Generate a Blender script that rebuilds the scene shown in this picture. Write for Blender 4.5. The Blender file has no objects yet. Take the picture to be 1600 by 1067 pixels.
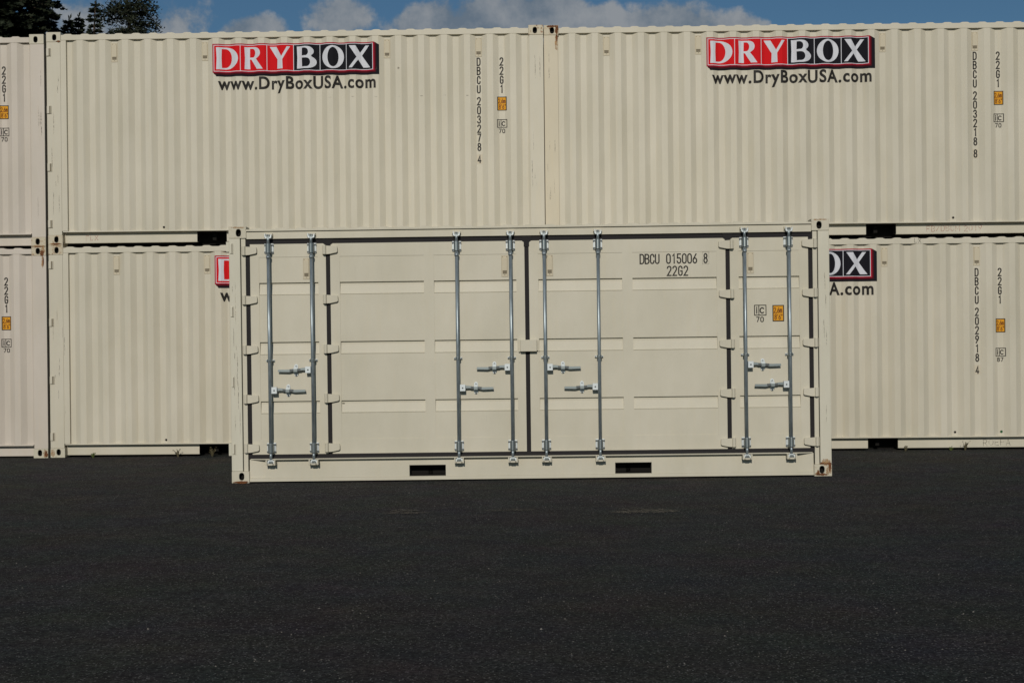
import bpy, bmesh, math, random
from mathutils import Matrix, Vector
sc = bpy.context.scene
R = math.radians
# ------------------------------------------------------------------ camera, sky, sun, exposure
CAM_F = 2200.0
CAM_P = (5.9685, -17.063, 1.4165)
YAW, PITCH, ROLL = 0.0190, -0.0032, 0.0099
cam_d = bpy.data.cameras.new("camera")
cam = bpy.data.objects.new("camera", cam_d); sc.collection.objects.link(cam)
cam_d.sensor_width = 36.0; cam_d.lens = CAM_F / 1600 * 36.0
cam_d.clip_start = 0.1; cam_d.clip_end = 3000
Rm = Matrix.Rotation(YAW, 3, 'Z') @ Matrix.Rotation(PITCH, 3, 'X') @ Matrix.Rotation(ROLL, 3, 'Y')
right, fwd, up = Rm.col[0], Rm.col[1], Rm.col[2]
M = Matrix((right, up, -fwd)).transposed().to_4x4(); M.translation = Vector(CAM_P)
cam.matrix_world = M
sc.camera = cam
SUN_EL, SUN_AZ = R(25.5), R(3.5)           # low sun behind the camera, slightly to its left
EXPO = -0.58
sc.view_settings.view_transform = 'Standard'; sc.view_settings.look = 'None'
sc.view_settings.gamma = 1.0; sc.view_settings.exposure = EXPO
sd = bpy.data.lights.new("sun", 'SUN'); sd.energy = 3.75; sd.angle = R(0.5); sd.color = (1.0, 0.94, 0.84)
so = bpy.data.objects.new("sun", sd); sc.collection.objects.link(so)
sdir = Vector((math.sin(SUN_AZ) * math.cos(SUN_EL), math.cos(SUN_AZ) * math.cos(SUN_EL), -math.sin(SUN_EL)))
so.rotation_euler = sdir.to_track_quat('-Z', 'Y').to_euler(); so.location = (0, -20, 20)

w = bpy.data.worlds.new("World"); sc.world = w; w.use_nodes = True
nt = w.node_tree; N = nt.nodes; LK = nt.links
for n in list(N): N.remove(n)
def sock(v, s):
    if isinstance(v, (int, float)): s.default_value = v
    else: LK.new(v, s)
def mth(op, a, b=None, c=None, clamp=False):
    n = N.new('ShaderNodeMath'); n.operation = op; n.use_clamp = clamp
    sock(a, n.inputs[0])
    if b is not None: sock(b, n.inputs[1])
    if c is not None: sock(c, n.inputs[2])
    return n.outputs[0]
sky = N.new('ShaderNodeTexSky'); sky.sky_type = 'NISHITA'; sky.sun_disc = False
sky.sun_elevation = SUN_EL; sky.sun_rotation = math.pi + SUN_AZ
sky.air_density = 1.0; sky.dust_density = 0.4; sky.ozone_density = 3.0; sky.altitude = 100
tc = N.new('ShaderNodeTexCoord'); sx = N.new('ShaderNodeSeparateXYZ'); LK.new(tc.outputs['Generated'], sx.inputs[0])
X_, Y_, Z_ = sx.outputs
yc_ = mth('MAXIMUM', mth('ABSOLUTE', Y_), 0.05)
a_ = mth('DIVIDE', X_, yc_); b_ = mth('DIVIDE', Z_, yc_)
def noise(scale, detail, rough, sy=1.0):
    mp = N.new('ShaderNodeMapping'); mp.inputs['Scale'].default_value = (1, 1, sy)
    LK.new(tc.outputs['Generated'], mp.inputs[0])
    n = N.new('ShaderNodeTexNoise'); n.inputs['Scale'].default_value = scale
    n.inputs['Detail'].default_value = detail; n.inputs['Roughness'].default_value = rough
    LK.new(mp.outputs[0], n.inputs['Vector']); return n.outputs['Fac']
nz1 = noise(26, 6, 0.62); nz2 = noise(9, 5, 0.6, 1.5)
dist = mth('MULTIPLY', mth('SUBTRACT', nz1, 0.5), 2.0)
def px2(x, y):      # where a direction of the photographed sky lies, as tangents of azimuth and elevation
    v = Rm @ Vector(((x - 800) / CAM_F, 1.0, (533.5 - y) / CAM_F)); return v.x / v.y, v.z / v.y
best = None
for (x, y, rx, ry, s) in ((395, 60, 62, 42, 1), (530, 28, 58, 38, .55), (735, 55, 150, 70, 1), (935, 52, 70, 46, 1),
                          (1050, 60, 105, 62, 1), (1150, 62, 60, 44, .8), (190, 40, 150, 60, .42), (840, 30, 90, 60, .9)):
    u0, v0 = px2(x, y); ru, rv = rx / CAM_F, ry / CAM_F
    q = mth('ADD', mth('POWER', mth('ABSOLUTE', mth('DIVIDE', mth('SUBTRACT', a_, u0), ru)), 2.0),
            mth('POWER', mth('ABSOLUTE', mth('DIVIDE', mth('SUBTRACT', b_, v0), rv)), 2.0))
    d = mth('MULTIPLY', mth('SUBTRACT', 1.0, q), s)
    best = d if best is None else mth('MAXIMUM', best, d)
front_only = mth('GREATER_THAN', Y_, 0.0)
band = mth('MULTIPLY', front_only, mth('LESS_THAN', b_, 0.30))
best = mth('ADD', mth('MULTIPLY', mth('MAXIMUM', best, -1.0), band), mth('MULTIPLY', mth('SUBTRACT', 1.0, band), mth('MULTIPLY', mth('SUBTRACT', nz2, 0.64), 3.0)))
dens = N.new('ShaderNodeMapRange'); dens.interpolation_type = 'SMOOTHSTEP'
LK.new(mth('ADD', best, mth('MULTIPLY', dist, 1.25)), dens.inputs['Value'])
dens.inputs['From Min'].default_value = -0.05; dens.inputs['From Max'].default_value = 0.42
dens.inputs['To Max'].default_value = 0.86
cr = N.new('ShaderNodeValToRGB'); cr.color_ramp.elements[0].position = 0.36; cr.color_ramp.elements[1].position = 0.62
CLOUD_K = 8.2
cr.color_ramp.elements[0].color = (0.24, 0.30, 0.37, 1); cr.color_ramp.elements[1].color = (0.52, 0.54, 0.56, 1)
LK.new(nz1, cr.inputs[0])
cm = N.new('ShaderNodeVectorMath'); cm.operation = 'SCALE'; LK.new(cr.outputs[0], cm.inputs[0]); cm.inputs['Scale'].default_value = CLOUD_K
tint = N.new('ShaderNodeMix'); tint.data_type = 'RGBA'; tint.blend_type = 'MULTIPLY'; tint.inputs['Factor'].default_value = 1.0
LK.new(sky.outputs[0], tint.inputs['A']); tint.inputs['B'].default_value = (0.37, 0.50, 0.56, 1)
mx = N.new('ShaderNodeMix'); mx.data_type = 'RGBA'
LK.new(dens.outputs[0], mx.inputs['Factor']); LK.new(tint.outputs['Result'], mx.inputs['A']); LK.new(cm.outputs[0], mx.inputs['B'])
bg = N.new('ShaderNodeBackground'); bg.inputs['Strength'].default_value = 0.10
LK.new(mx.outputs['Result'], bg.inputs['Color'])
ow = N.new('ShaderNodeOutputWorld'); LK.new(bg.outputs[0], ow.inputs[0])

# ------------------------------------------------------------------ materials
def newmat(name):
    m = bpy.data.materials.new(name); m.use_nodes = True
    b = m.node_tree.nodes['Principled BSDF']; return m, m.node_tree, b
def simple(name, col, rough=0.5, metal=0.0, spec=0.2):
    if not metal: rough = max(rough, .6)
    m, t, b = newmat(name)
    b.inputs['Base Color'].default_value = (*col, 1); b.inputs['Roughness'].default_value = rough
    b.inputs['Metallic'].default_value = metal; b.inputs['Specular IOR Level'].default_value = spec
    return m
def tex(t, kind, vec, **kw):
    n = t.nodes.new(kind)
    for k, v in kw.items(): n.inputs[k].default_value = v
    t.links.new(vec, n.inputs['Vector']); return n
def ramp(t, fac, p0, c0, p1, c1):
    n = t.nodes.new('ShaderNodeValToRGB'); e = n.color_ramp.elements
    e[0].position = p0; e[0].color = (*c0, 1); e[1].position = p1; e[1].color = (*c1, 1)
    t.links.new(fac, n.inputs[0]); return n.outputs[0]
def mixc(t, fac, a, b, mode='MIX'):
    n = t.nodes.new('ShaderNodeMix'); n.data_type = 'RGBA'; n.blend_type = mode
    for v, s in ((fac, 'Factor'), (a, 'A'), (b, 'B')):
        if isinstance(v, (int, float)): n.inputs[s].default_value = v
        elif isinstance(v, tuple): n.inputs[s].default_value = (*v, 1)
        else: t.links.new(v, n.inputs[s])
    return n.outputs['Result']
def mapping(t, scale):
    g = t.nodes.new('ShaderNodeNewGeometry'); mp = t.nodes.new('ShaderNodeMapping')
    mp.inputs['Scale'].default_value = scale; t.links.new(g.outputs['Position'], mp.inputs[0]); return mp.outputs[0]
RUSTC = (0.16, 0.05, 0.016)
def paint(name, col, rust=None, streak=0.5, scuff=0.0, dent=.25):
    m, t, b = newmat(name)
    p1 = mapping(t, (1, 1, 1)); ps = mapping(t, (9, 9, 0.7)); pf = mapping(t, (1.3, 1.3, 0.5))
    blot = tex(t, 'ShaderNodeTexNoise', pf, Scale=1.6, Detail=5.0, Roughness=0.6)
    st = tex(t, 'ShaderNodeTexNoise', ps, Scale=2.2, Detail=4.0, Roughness=0.65)
    fine = tex(t, 'ShaderNodeTexNoise', p1, Scale=160.0, Detail=3.0, Roughness=0.7)
    dark = tuple(c * 0.88 * k for c, k in zip(col, (1.0, 1.0, 0.97)))
    c = mixc(t, ramp(t, blot.outputs['Fac'], 0.32, (0, 0, 0), 0.68, (1, 1, 1)), dark, col)
    warm = (col[0] * 0.97, col[1] * 0.93, col[2] * 0.84)
    c = mixc(t, ramp(t, st.outputs['Fac'], 0.52, (0, 0, 0), 0.78, (streak, streak, streak)), c, warm)
    c = mixc(t, ramp(t, fine.outputs['Fac'], 0.30, (0.10, 0.10, 0.10), 0.5, (0, 0, 0)), c, (0.2, 0.18, 0.15))
    if scuff:
        pq = mapping(t, (30, 30, 3.0))
        sn = tex(t, 'ShaderNodeTexNoise', pq, Scale=1.2, Detail=6.0, Roughness=0.75)
        c = mixc(t, ramp(t, sn.outputs['Fac'], 0.66, (0, 0, 0), 0.72, (scuff, scuff, scuff)), c, (0.2, 0.18, 0.16))
    if rust is not None:
        rn = tex(t, 'ShaderNodeTexNoise', p1, Scale=24.0, Detail=6.0, Roughness=0.7)
        rc = tex(t, 'ShaderNodeTexNoise', p1, Scale=110.0, Detail=3.0, Roughness=0.6)
        rcol = ramp(t, rc.outputs['Fac'], 0.35, (0.05, 0.02, 0.01), 0.7, (0.30, 0.11, 0.035))
        halo = ramp(t, rn.outputs['Fac'], rust - 0.10, (0, 0, 0), rust, (0.35, 0.35, 0.35))
        c = mixc(t, halo, c, (0.38, 0.24, 0.11))
        c = mixc(t, ramp(t, rn.outputs['Fac'], rust, (0, 0, 0), rust + 0.03, (1, 1, 1)), c, rcol)
    t.links.new(c, b.inputs['Base Color'])
    b.inputs['Specular IOR Level'].default_value = 0.4
    rr = t.nodes.new('ShaderNodeMapRange'); t.links.new(blot.outputs['Fac'], rr.inputs['Value'])
    rr.inputs['To Min'].default_value = 0.48; rr.inputs['To Max'].default_value = 0.62
    t.links.new(rr.outputs[0], b.inputs['Roughness'])
    dn = tex(t, 'ShaderNodeTexNoise', mapping(t, (1, 1, 0.6)), Scale=2.5, Detail=2.0)
    bp = t.nodes.new('ShaderNodeBump'); bp.inputs['Strength'].default_value = dent; bp.inputs['Distance'].default_value = 0.03
    t.links.new(dn.outputs['Fac'], bp.inputs['Height']); t.links.new(bp.outputs[0], b.inputs['Normal'])
    return m
CREAM = (0.592, 0.550, 0.452)
m_cream = paint("cream_paint", CREAM)
m_pink = paint("pale_pinkish_cream_paint", (0.585, 0.525, 0.460))
m_post = paint("scuffed_cream_paint", CREAM, scuff=0.35)
m_postf = paint("scuffed_light_cream_paint", (0.61, 0.58, 0.48), scuff=0.5)
m_cast = paint("casting_paint", (0.57, 0.53, 0.425), rust=0.67)
m_castr = paint("rusty_casting_paint", (0.56, 0.50, 0.38), rust=0.59)
m_front = paint("side_door_cream_paint", (0.592, 0.552, 0.450), streak=0.35, scuff=0.12, dent=.5)
m_warm = paint("yellowed_cream_paint", (0.60, 0.535, 0.41), scuff=0.35)
m_rubber = simple("black_rubber", (0.026, 0.024, 0.025), 0.85, spec=.12)
m_dark = simple("dark_undercoat_and_recess_shade", (0.012, 0.011, 0.010), 0.9, spec=0.1)  # underfloor colour; also painted-in shade for pockets, casting holes and jamb gaps
m_steel = simple("dull_steel", (0.30, 0.30, 0.29), 0.5, 0.8)
m_zinc = simple("zinc_plated_steel", (0.30, 0.335, 0.34), 0.38, .85)
m_zincl = simple("bright_zinc_plate", (0.60, 0.64, 0.65), 0.5, 0.4)
m_zincd = simple("dark_zinc_bolts", (0.11, 0.12, 0.125), 0.5, 0.6)  # darker zinc tone for bolts and small bars
m_vent = simple("vent_plastic", (0.55, 0.49, 0.37), 0.6)
m_grille_shade = simple("vent_grille_and_slot_shade", (0.20, 0.17, 0.12), 0.7)  # grille colour; also paints the shaded slot of the hinge lugs
m_vedge = simple("vent_edge", (0.36, 0.31, 0.22), 0.6)
m_ink = simple("black_lettering", (0.020, 0.018, 0.016), 0.45)
m_inkd = simple("dark_grey_lettering", (0.030, 0.027, 0.024), 0.5)
m_red = simple("logo_red", (0.60, 0.014, 0.018), 0.8, spec=0.04)
m_crim = simple("logo_crimson", (0.36, 0.016, 0.035), 0.8, spec=0.04)
m_maroon = simple("logo_maroon", (0.07, 0.008, 0.012), 0.8, spec=0.04)
m_blk = simple("logo_black", (0.014, 0.014, 0.018), 0.8, spec=0.04)
m_wht = simple("logo_white", (0.62, 0.63, 0.68), 0.8, spec=0.04)
m_yel = simple("plate_yellow", (0.68, 0.31, 0.015), 0.45)
m_brn = simple("plate_print", (0.16, 0.045, 0.012), 0.5)
m_boxp = simple("pale_check_digit_patch", (0.56, 0.50, 0.39), 0.5)
m_green = simple("green_dot", (0.02, 0.09, 0.03), 0.5)
def faint(name, col, a):
    m, t, b = newmat(name); b.inputs['Base Color'].default_value = (*col, 1); b.inputs['Roughness'].default_value = 0.6
    n = tex(t, 'ShaderNodeTexNoise', mapping(t, (1, 1, 1)), Scale=26.0, Detail=4.0, Roughness=0.7)
    t.links.new(ramp(t, n.outputs['Fac'], 0.38, (0, 0, 0), 0.58, (a, a, a)), b.inputs['Alpha']); return m
m_chalk = faint("faded_red_marker", (0.42, 0.16, 0.12), 0.75)
m_pencil = faint("faded_grey_marker", (0.22, 0.19, 0.15), 0.6)
def rustmat():
    m, t, b = newmat("flaky_rust")
    p1 = mapping(t, (1, 1, 1))
    rc = tex(t, 'ShaderNodeTexNoise', p1, Scale=90.0, Detail=5.0, Roughness=0.7)
    t.links.new(ramp(t, rc.outputs['Fac'], 0.32, (0.035, 0.012, 0.006), 0.70, (0.24, 0.085, 0.022)), b.inputs['Base Color'])
    b.inputs['Roughness'].default_value = 0.9
    al = tex(t, 'ShaderNodeTexNoise', p1, Scale=45.0, Detail=5.0, Roughness=0.75)
    t.links.new(ramp(t, al.outputs['Fac'], 0.36, (0, 0, 0), 0.42, (1, 1, 1)), b.inputs['Alpha'])
    return m
m_rust = rustmat()
def stainmat():
    m, t, b = newmat("rust_stain"); b.inputs['Roughness'].default_value = .7
    n = tex(t, 'ShaderNodeTexNoise', mapping(t, (1, 1, .5)), Scale=40.0, Detail=5.0, Roughness=0.7)
    t.links.new(ramp(t, n.outputs['Fac'], 0.35, (0.30, 0.13, 0.04), 0.65, (0.46, 0.28, 0.12)), b.inputs['Base Color'])
    t.links.new(ramp(t, n.outputs['Fac'], 0.36, (.08, .08, .08), 0.60, (.75, .75, .75)), b.inputs['Alpha']); return m
m_stain = stainmat()
def rodmat():
    m, t, b = newmat("galvanised_rod")
    p1 = mapping(t, (1, 1, 0.25))
    n = tex(t, 'ShaderNodeTexNoise', p1, Scale=35.0, Detail=4.0, Roughness=0.6)
    t.links.new(ramp(t, n.outputs['Fac'], 0.3, (0.19, 0.225, 0.245), 0.7, (0.33, 0.385, 0.415)), b.inputs['Base Color'])
    b.inputs['Metallic'].default_value = 0.5; b.inputs['Roughness'].default_value = 0.38
    return m
m_rod = rodmat()
def asphalt():
    m, t, b = newmat("worn_asphalt")
    p = mapping(t, (1, 1, 1))
    big = tex(t, 'ShaderNodeTexNoise', p, Scale=0.45, Detail=6.0, Roughness=0.6)
    mid = tex(t, 'ShaderNodeTexNoise', mapping(t, (1, 1.6, 1)), Scale=2.6, Detail=7.0, Roughness=0.72)
    g1 = tex(t, 'ShaderNodeTexNoise', p, Scale=38.0, Detail=6.0, Roughness=0.85)
    g2 = tex(t, 'ShaderNodeTexNoise', p, Scale=110.0, Detail=4.0, Roughness=0.8)
    vo = tex(t, 'ShaderNodeTexVoronoi', p, Scale=95.0)
    vo2 = tex(t, 'ShaderNodeTexVoronoi', p, Scale=42.0)
    c = ramp(t, g1.outputs['Fac'], 0.44, (0.009, 0.0088, 0.0086), 0.57, (0.056, 0.055, 0.053))
    c = mixc(t, ramp(t, g2.outputs['Fac'], 0.40, (0.75, 0.75, 0.75), 0.58, (0, 0, 0)), c, (0.009, 0.009, 0.009))
    c = mixc(t, ramp(t, big.outputs['Fac'], 0.35, (0, 0, 0), 0.65, (0.6, 0.6, 0.6)), c, mixc(t, 1.0, c, (0.90, 1.02, 1.16), 'MULTIPLY'))
    c = mixc(t, ramp(t, mid.outputs['Fac'], 0.42, (0, 0, 0), 0.62, (0.8, 0.8, 0.8)), c, mixc(t, 1.0, c, (1.75, 1.65, 1.52), 'MULTIPLY'))
    hue = tex(t, 'ShaderNodeTexNoise', p, Scale=1.3, Detail=5.0, Roughness=0.7)
    hm_ = t.nodes.new('ShaderNodeHueSaturation'); hm_.inputs['Saturation'].default_value = 1.5; t.links.new(hue.outputs['Color'], hm_.inputs['Color'])
    c = mixc(t, 0.30, c, mixc(t, 1.0, mixc(t, 1.0, c, hm_.outputs['Color'], 'MULTIPLY'), (2.1, 2.1, 2.15), 'MULTIPLY'))
    rnd = ramp(t, vo.outputs['Color'], 0.72, (0, 0, 0), 0.88, (1, 1, 1))
    near = ramp(t, vo.outputs['Distance'], 0.30, (1, 1, 1), 0.50, (0, 0, 0))
    c = mixc(t, mixc(t, 1.0, rnd, near, 'MULTIPLY'), c, (0.23, 0.225, 0.215))
    rnd2 = ramp(t, vo2.outputs['Color'], 0.90, (0, 0, 0), 0.93, (1, 1, 1))
    near2 = ramp(t, vo2.outputs['Distance'], 0.10, (1, 1, 1), 0.22, (0, 0, 0))
    c = mixc(t, mixc(t, 1.0, rnd2, near2, 'MULTIPLY'), c, (0.30, 0.28, 0.25))
    t.links.new(c, b.inputs['Base Color'])
    b.inputs['Roughness'].default_value = 0.95; b.inputs['Specular IOR Level'].default_value = 0.15
    bp = t.nodes.new('ShaderNodeBump'); bp.inputs['Strength'].default_value = 1.0; bp.inputs['Distance'].default_value = 0.012
    t.links.new(g1.outputs['Fac'], bp.inputs['Height']); t.links.new(bp.outputs[0], b.inputs['Normal'])
    return m
m_asph = asphalt()
m_stone = simple("pale_chip_stone", (0.10, 0.095, 0.088), 0.9)
m_patch = faint("dusty_tan_silt", (0.075, 0.062, 0.045), 0.7)
m_crack = faint("dark_crack_fill", (0.008, 0.006, 0.005), 1.0)
def leaf(name, c0, c1):
    m, t, b = newmat(name)
    n = tex(t, 'ShaderNodeTexNoise', mapping(t, (1, 1, 1)), Scale=1.1, Detail=4.0, Roughness=0.7)
    t.links.new(ramp(t, n.outputs['Fac'], 0.35, c0, 0.68, c1), b.inputs['Base Color'])
    b.inputs['Roughness'].default_value = 0.7; b.inputs['Specular IOR Level'].default_value = 0.2
    return m
m_fir = leaf("dark_fir_needles", (0.006, 0.010, 0.006), (0.028, 0.036, 0.018))
m_pine = leaf("pine_needles", (0.010, 0.015, 0.009), (0.036, 0.042, 0.024))
m_bark = simple("bark", (0.06, 0.045, 0.035), 0.95)
m_weed = leaf("weed_green", (0.05, 0.075, 0.02), (0.12, 0.14, 0.04))
m_weedd = leaf("dry_weed", (0.07, 0.055, 0.03), (0.10, 0.09, 0.05))

# ------------------------------------------------------------------ mesh helpers
class MB:
    def __init__(s): s.v = []; s.f = []; s.m = []
    def box(s, x0, x1, y0, y1, z0, z1, m=0):
        b = len(s.v)
        s.v += [(x, y, z) for z in (z0, z1) for y in (y0, y1) for x in (x0, x1)]
        for q in ((0, 1, 5, 4), (1, 3, 7, 5), (3, 2, 6, 7), (2, 0, 4, 6), (4, 5, 7, 6), (0, 2, 3, 1)):
            s.f.append(tuple(b + i for i in q)); s.m.append(m)
        return s
    def prism(s, pts, z0, z1, m=0, axis='z'):        # pts 2-D loop; extruded along axis
        b = len(s.v); n = len(pts)
        for h in (z0, z1):
            for p, q in pts:
                s.v.append({'z': (p, q, h), 'y': (p, h, q), 'x': (h, p, q)}[axis])
        s.f.append(tuple(b + i for i in range(n))); s.f.append(tuple(b + n + i for i in reversed(range(n)))); s.m += [m, m]
        for i in range(n):
            j = (i + 1) % n; s.f.append((b + i, b + j, b + n + j, b + n + i)); s.m.append(m)
        return s
    def tube(s, p0, p1, r0, r1=None, n=14, m=0):
        r1 = r0 if r1 is None else r1
        p0 = Vector(p0); p1 = Vector(p1); d = (p1 - p0).normalized()
        a = d.orthogonal().normalized(); c = d.cross(a); b = len(s.v)
        for p, r in ((p0, r0), (p1, r1)):
            for i in range(n):
                t = 2 * math.pi * i / n; s.v.append(tuple(p + (a * math.cos(t) + c * math.sin(t)) * r))
        for i in range(n):
            j = (i + 1) % n; s.f.append((b + i, b + j, b + n + j, b + n + i)); s.m.append(m)
        s.f.append(tuple(b + i for i in reversed(range(n)))); s.f.append(tuple(b + n + i for i in range(n))); s.m += [m, m]
        return s
    def poly(s, pts, m=0):
        b = len(s.v); s.v += [tuple(p) for p in pts]; s.f.append(tuple(range(b, b + len(pts)))); s.m.append(m); return s
    def rect(s, u0, u1, z0, z1, y=0.0, m=0): return s.poly([(u0, y, z0), (u1, y, z0), (u1, y, z1), (u0, y, z1)], m)
    def mesh(s, name, mats, recalc=True, smooth=False):
        me = bpy.data.meshes.new(name); me.from_pydata(s.v, [], s.f)
        for x in mats: me.materials.append(x)
        for p, k in zip(me.polygons, s.m): p.material_index = k; p.use_smooth = smooth
        if recalc:
            bm = bmesh.new(); bm.from_mesh(me); bmesh.ops.recalc_face_normals(bm, faces=bm.faces); bm.to_mesh(me); bm.free()
        return me
def link(name, me, parent=None, loc=(0, 0, 0), bevel=0.0, label=None):
    o = bpy.data.objects.new(name, me); sc.collection.objects.link(o); o.parent = parent; o.location = loc
    if bevel:
        md = o.modifiers.new("b", 'BEVEL'); md.width = bevel; md.segments = 2; md.limit_method = 'ANGLE'; md.angle_limit = R(50)
    if label: o['label'] = label
    return o
def part(name, mb, mats, parent, loc=(0, 0, 0), bevel=0.0, smooth=False, label=None):
    if not isinstance(mats, (list, tuple)): mats = [mats]
    return link(name, mb.mesh(name, mats, smooth=smooth), parent, loc, bevel, label)
def thing(name, label, cat, loc, rot=(0, 0, 0), group=None):
    o = bpy.data.objects.new(name, None); sc.collection.objects.link(o); o.location = loc; o.rotation_euler = rot
    o.empty_display_size = 0.3
    o['label'] = label; o['category'] = cat
    if group: o['group'] = group
    return o
def tag(o, label, cat, group=None):
    o['label'] = label; o['category'] = cat
    if group: o['group'] = group
    return o
def dup(root):
    r = root.copy(); sc.collection.objects.link(r)
    for ch in root.children:
        c = ch.copy(); sc.collection.objects.link(c); c.parent = r
        for g in ch.children:
            d = g.copy(); sc.collection.objects.link(d); d.parent = c
    return r

# ------------------------------------------------------------------ lettering
def arc(cx, cy, rx, ry, a0, a1, n=8):
    return [(cx + rx * math.cos(R(a0 + (a1 - a0) * i / n)), cy + ry * math.sin(R(a0 + (a1 - a0) * i / n))) for i in range(n + 1)]
# thin condensed stroke lettering: width 0..0.5, height 0..1
G = {
 'D': [[(0, 0), (0, 1), (.2, 1)] + arc(.2, .7, .24, .3, 90, 0, 5) + arc(.2, .3, .24, .3, 0, -90, 5) + [(0, 0)]],
 'B': [[(0, 0), (0, 1), (.22, 1)] + arc(.22, .77, .2, .23, 90, -90, 6) + [(0, .54)], [(.22, .54)] + arc(.22, .27, .22, .27, 90, -90, 6) + [(0, 0)]],
 'C': [[(.42, .72)] + arc(.22, .76, .2, .24, 0, 180, 6) + arc(.22, .24, .2, .24, 180, 360, 6) + [(.42, .3)]],
 'U': [[(0, 1)] + arc(.21, .24, .21, .24, 180, 360, 7) + [(.42, 1)]],
 'G': [[(.42, .74)] + arc(.22, .76, .2, .24, 0, 180, 6) + arc(.22, .24, .2, .24, 180, 360, 6) + [(.42, .48), (.24, .48)]],
 '0': [arc(.21, .76, .21, .24, 0, 180, 7) + arc(.21, .24, .21, .24, 180, 360, 7) + [(.42, .76)]],
 '1': [[(.1, .82), (.26, 1), (.26, 0)]],
 '2': [[(0, .78)] + arc(.21, .78, .21, .22, 180, 0, 7) + [(.4, .62), (0, .0), (.44, 0)]],
 '3': [[(0, .8)] + arc(.2, .77, .2, .23, 170, -80, 7), [(.2, .54)] + arc(.2, .27, .22, .27, 80, -170, 7)],
 '4': [[(.3, 0), (.3, 1), (0, .26), (.44, .26)]],
 '5': [[(.4, 1), (.04, 1), (.02, .56)] + arc(.2, .3, .22, .3, 120, -170, 8)],
 '6': [[(.36, 1), (.05, .46)], arc(.21, .27, .21, .27, 0, 360, 12)],
 '7': [[(0, 1), (.42, 1), (.14, 0)]],
 '8': [arc(.21, .77, .185, .23, -90, 270, 12), arc(.21, .27, .21, .27, -90, 270, 12)],
 '9': [[(.06, 0), (.37, .54)], arc(.21, .73, .21, .27, 0, 360, 12)],
 'i': [[(.2, 0), (.2, .68)], [(.2, .84), (.2, .96)]], 'c': [[(.46, .58)] + arc(.26, .35, .26, .35, 50, 310, 10)],
 'm': [[(0, 0), (0, .68)], arc(.13, .5, .13, .18, 180, 0, 5) + [(.26, 0)], [(.26, .5)] + arc(.39, .5, .13, .18, 180, 0, 5) + [(.52, 0)]],
 ',': [[(.08, .08), (.03, -.14)]], "'": [[(.06, 1), (.06, .78)]], '"': [[(.02, 1), (.02, .78)], [(.14, 1), (.14, .78)]],
 'F': [[(0, 0), (0, 1), (.42, 1)], [(0, .52), (.34, .52)]], 'L': [[(0, 1), (0, 0), (.42, 0)]], 'X': [[(0, 0), (.5, 1)], [(0, 1), (.5, 0)]],
 '/': [[(0, 0), (.4, 1)]], 'M': [[(0, 0), (0, 1), (.28, .4), (.56, 1), (.56, 0)]], 'R': [[(0, 0), (0, 1), (.22, 1)] + arc(.22, .76, .2, .24, 90, -90, 6) + [(0, .52)], [(.18, .52), (.46, 0)]],
 'O': [arc(.26, .5, .26, .5, 0, 360, 14)], 'E': [[(.42, 1), (0, 1), (0, 0), (.42, 0)], [(0, .5), (.34, .5)]],
 'P': [[(0, 0), (0, 1), (.22, 1)] + arc(.22, .74, .2, .26, 90, -90, 6) + [(0, .48)]], 'A': [[(0, 0), (.24, 1), (.48, 0)], [(.08, .34), (.4, .34)]], 'V': [[(0, 1), (.24, 0), (.48, 1)]],
}
WID = {'m': .52, ',': .12, "'": .08, '"': .16, 'M': .56, 'X': .5, 'O': .52, 'i': .4, 'c': .5}
def ribbon(mb, pts, wd, m):
    P = [Vector(p) for p in pts]
    Q = [P[0]]
    for p in P[1:]:
        if (p - Q[-1]).length > 1e-5: Q.append(p)
    P = Q
    if len(P) < 2: return
    closed = (P[0] - P[-1]).length < 1e-4
    if closed: P = P[:-1]
    n = len(P); L_, R_ = [], []
    for i in range(n):
        if closed: a = (P[i] - P[i - 1]).normalized(); b = (P[(i + 1) % n] - P[i]).normalized()
        else:
            a = (P[i] - P[i - 1]).normalized() if i else (P[1] - P[0]).normalized()
            b = (P[i + 1] - P[i]).normalized() if i < n - 1 else a
        t = (a + b)
        t = t.normalized() if t.length > .2 else b
        nn = Vector((-t.y, t.x)); k = max(.5, abs(nn.dot(Vector((-b.y, b.x)))))
        o = nn * (wd / 2 / k); e = Vector((0, 0))
        if not closed and i == 0: e = -b * wd * .3
        if not closed and i == n - 1: e = a * wd * .3
        L_.append(P[i] + o + e); R_.append(P[i] - o + e)
    for i in range(n if closed else n - 1):
        j = (i + 1) % n
        mb.poly([(L_[i].x, 0, L_[i].y), (R_[i].x, 0, R_[i].y), (R_[j].x, 0, R_[j].y), (L_[j].x, 0, L_[j].y)], m)
def stroke_text(mb, s, x, z, h, wd, m=0, sx=1.0, gap=.2, jit=0.0, rnd=None):
    for ch in s:
        if ch == ' ': x += .42 * h * sx; continue
        dz = rnd.uniform(-jit, jit) * h if jit else 0
        for pl in G[ch]: ribbon(mb, [(x + p * h * sx, z + dz + q * h) for p, q in pl], wd, m)
        x += (WID.get(ch, .44) + gap) * h * sx
    return x
def curve_mesh(loops):
    cu = bpy.data.curves.new("tmp", 'CURVE'); cu.dimensions = '2D'; cu.fill_mode = 'BOTH'
    for lp in loops:
        sp = cu.splines.new('POLY'); sp.points.add(len(lp) - 1)
        for p, (a, b) in zip(sp.points, lp): p.co = (a, b, 0, 1)
        sp.use_cyclic_u = True
    o = bpy.data.objects.new("tmp", cu); me = bpy.data.meshes.new_from_object(o)
    bpy.data.objects.remove(o); return me
def add_mesh2d(mb, me, m):
    b = len(mb.v); mb.v += [(v.co.x, 0, v.co.y) for v in me.vertices]
    for p in me.polygons: mb.f.append(tuple(b + i for i in p.vertices)); mb.m.append(m)
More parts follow.
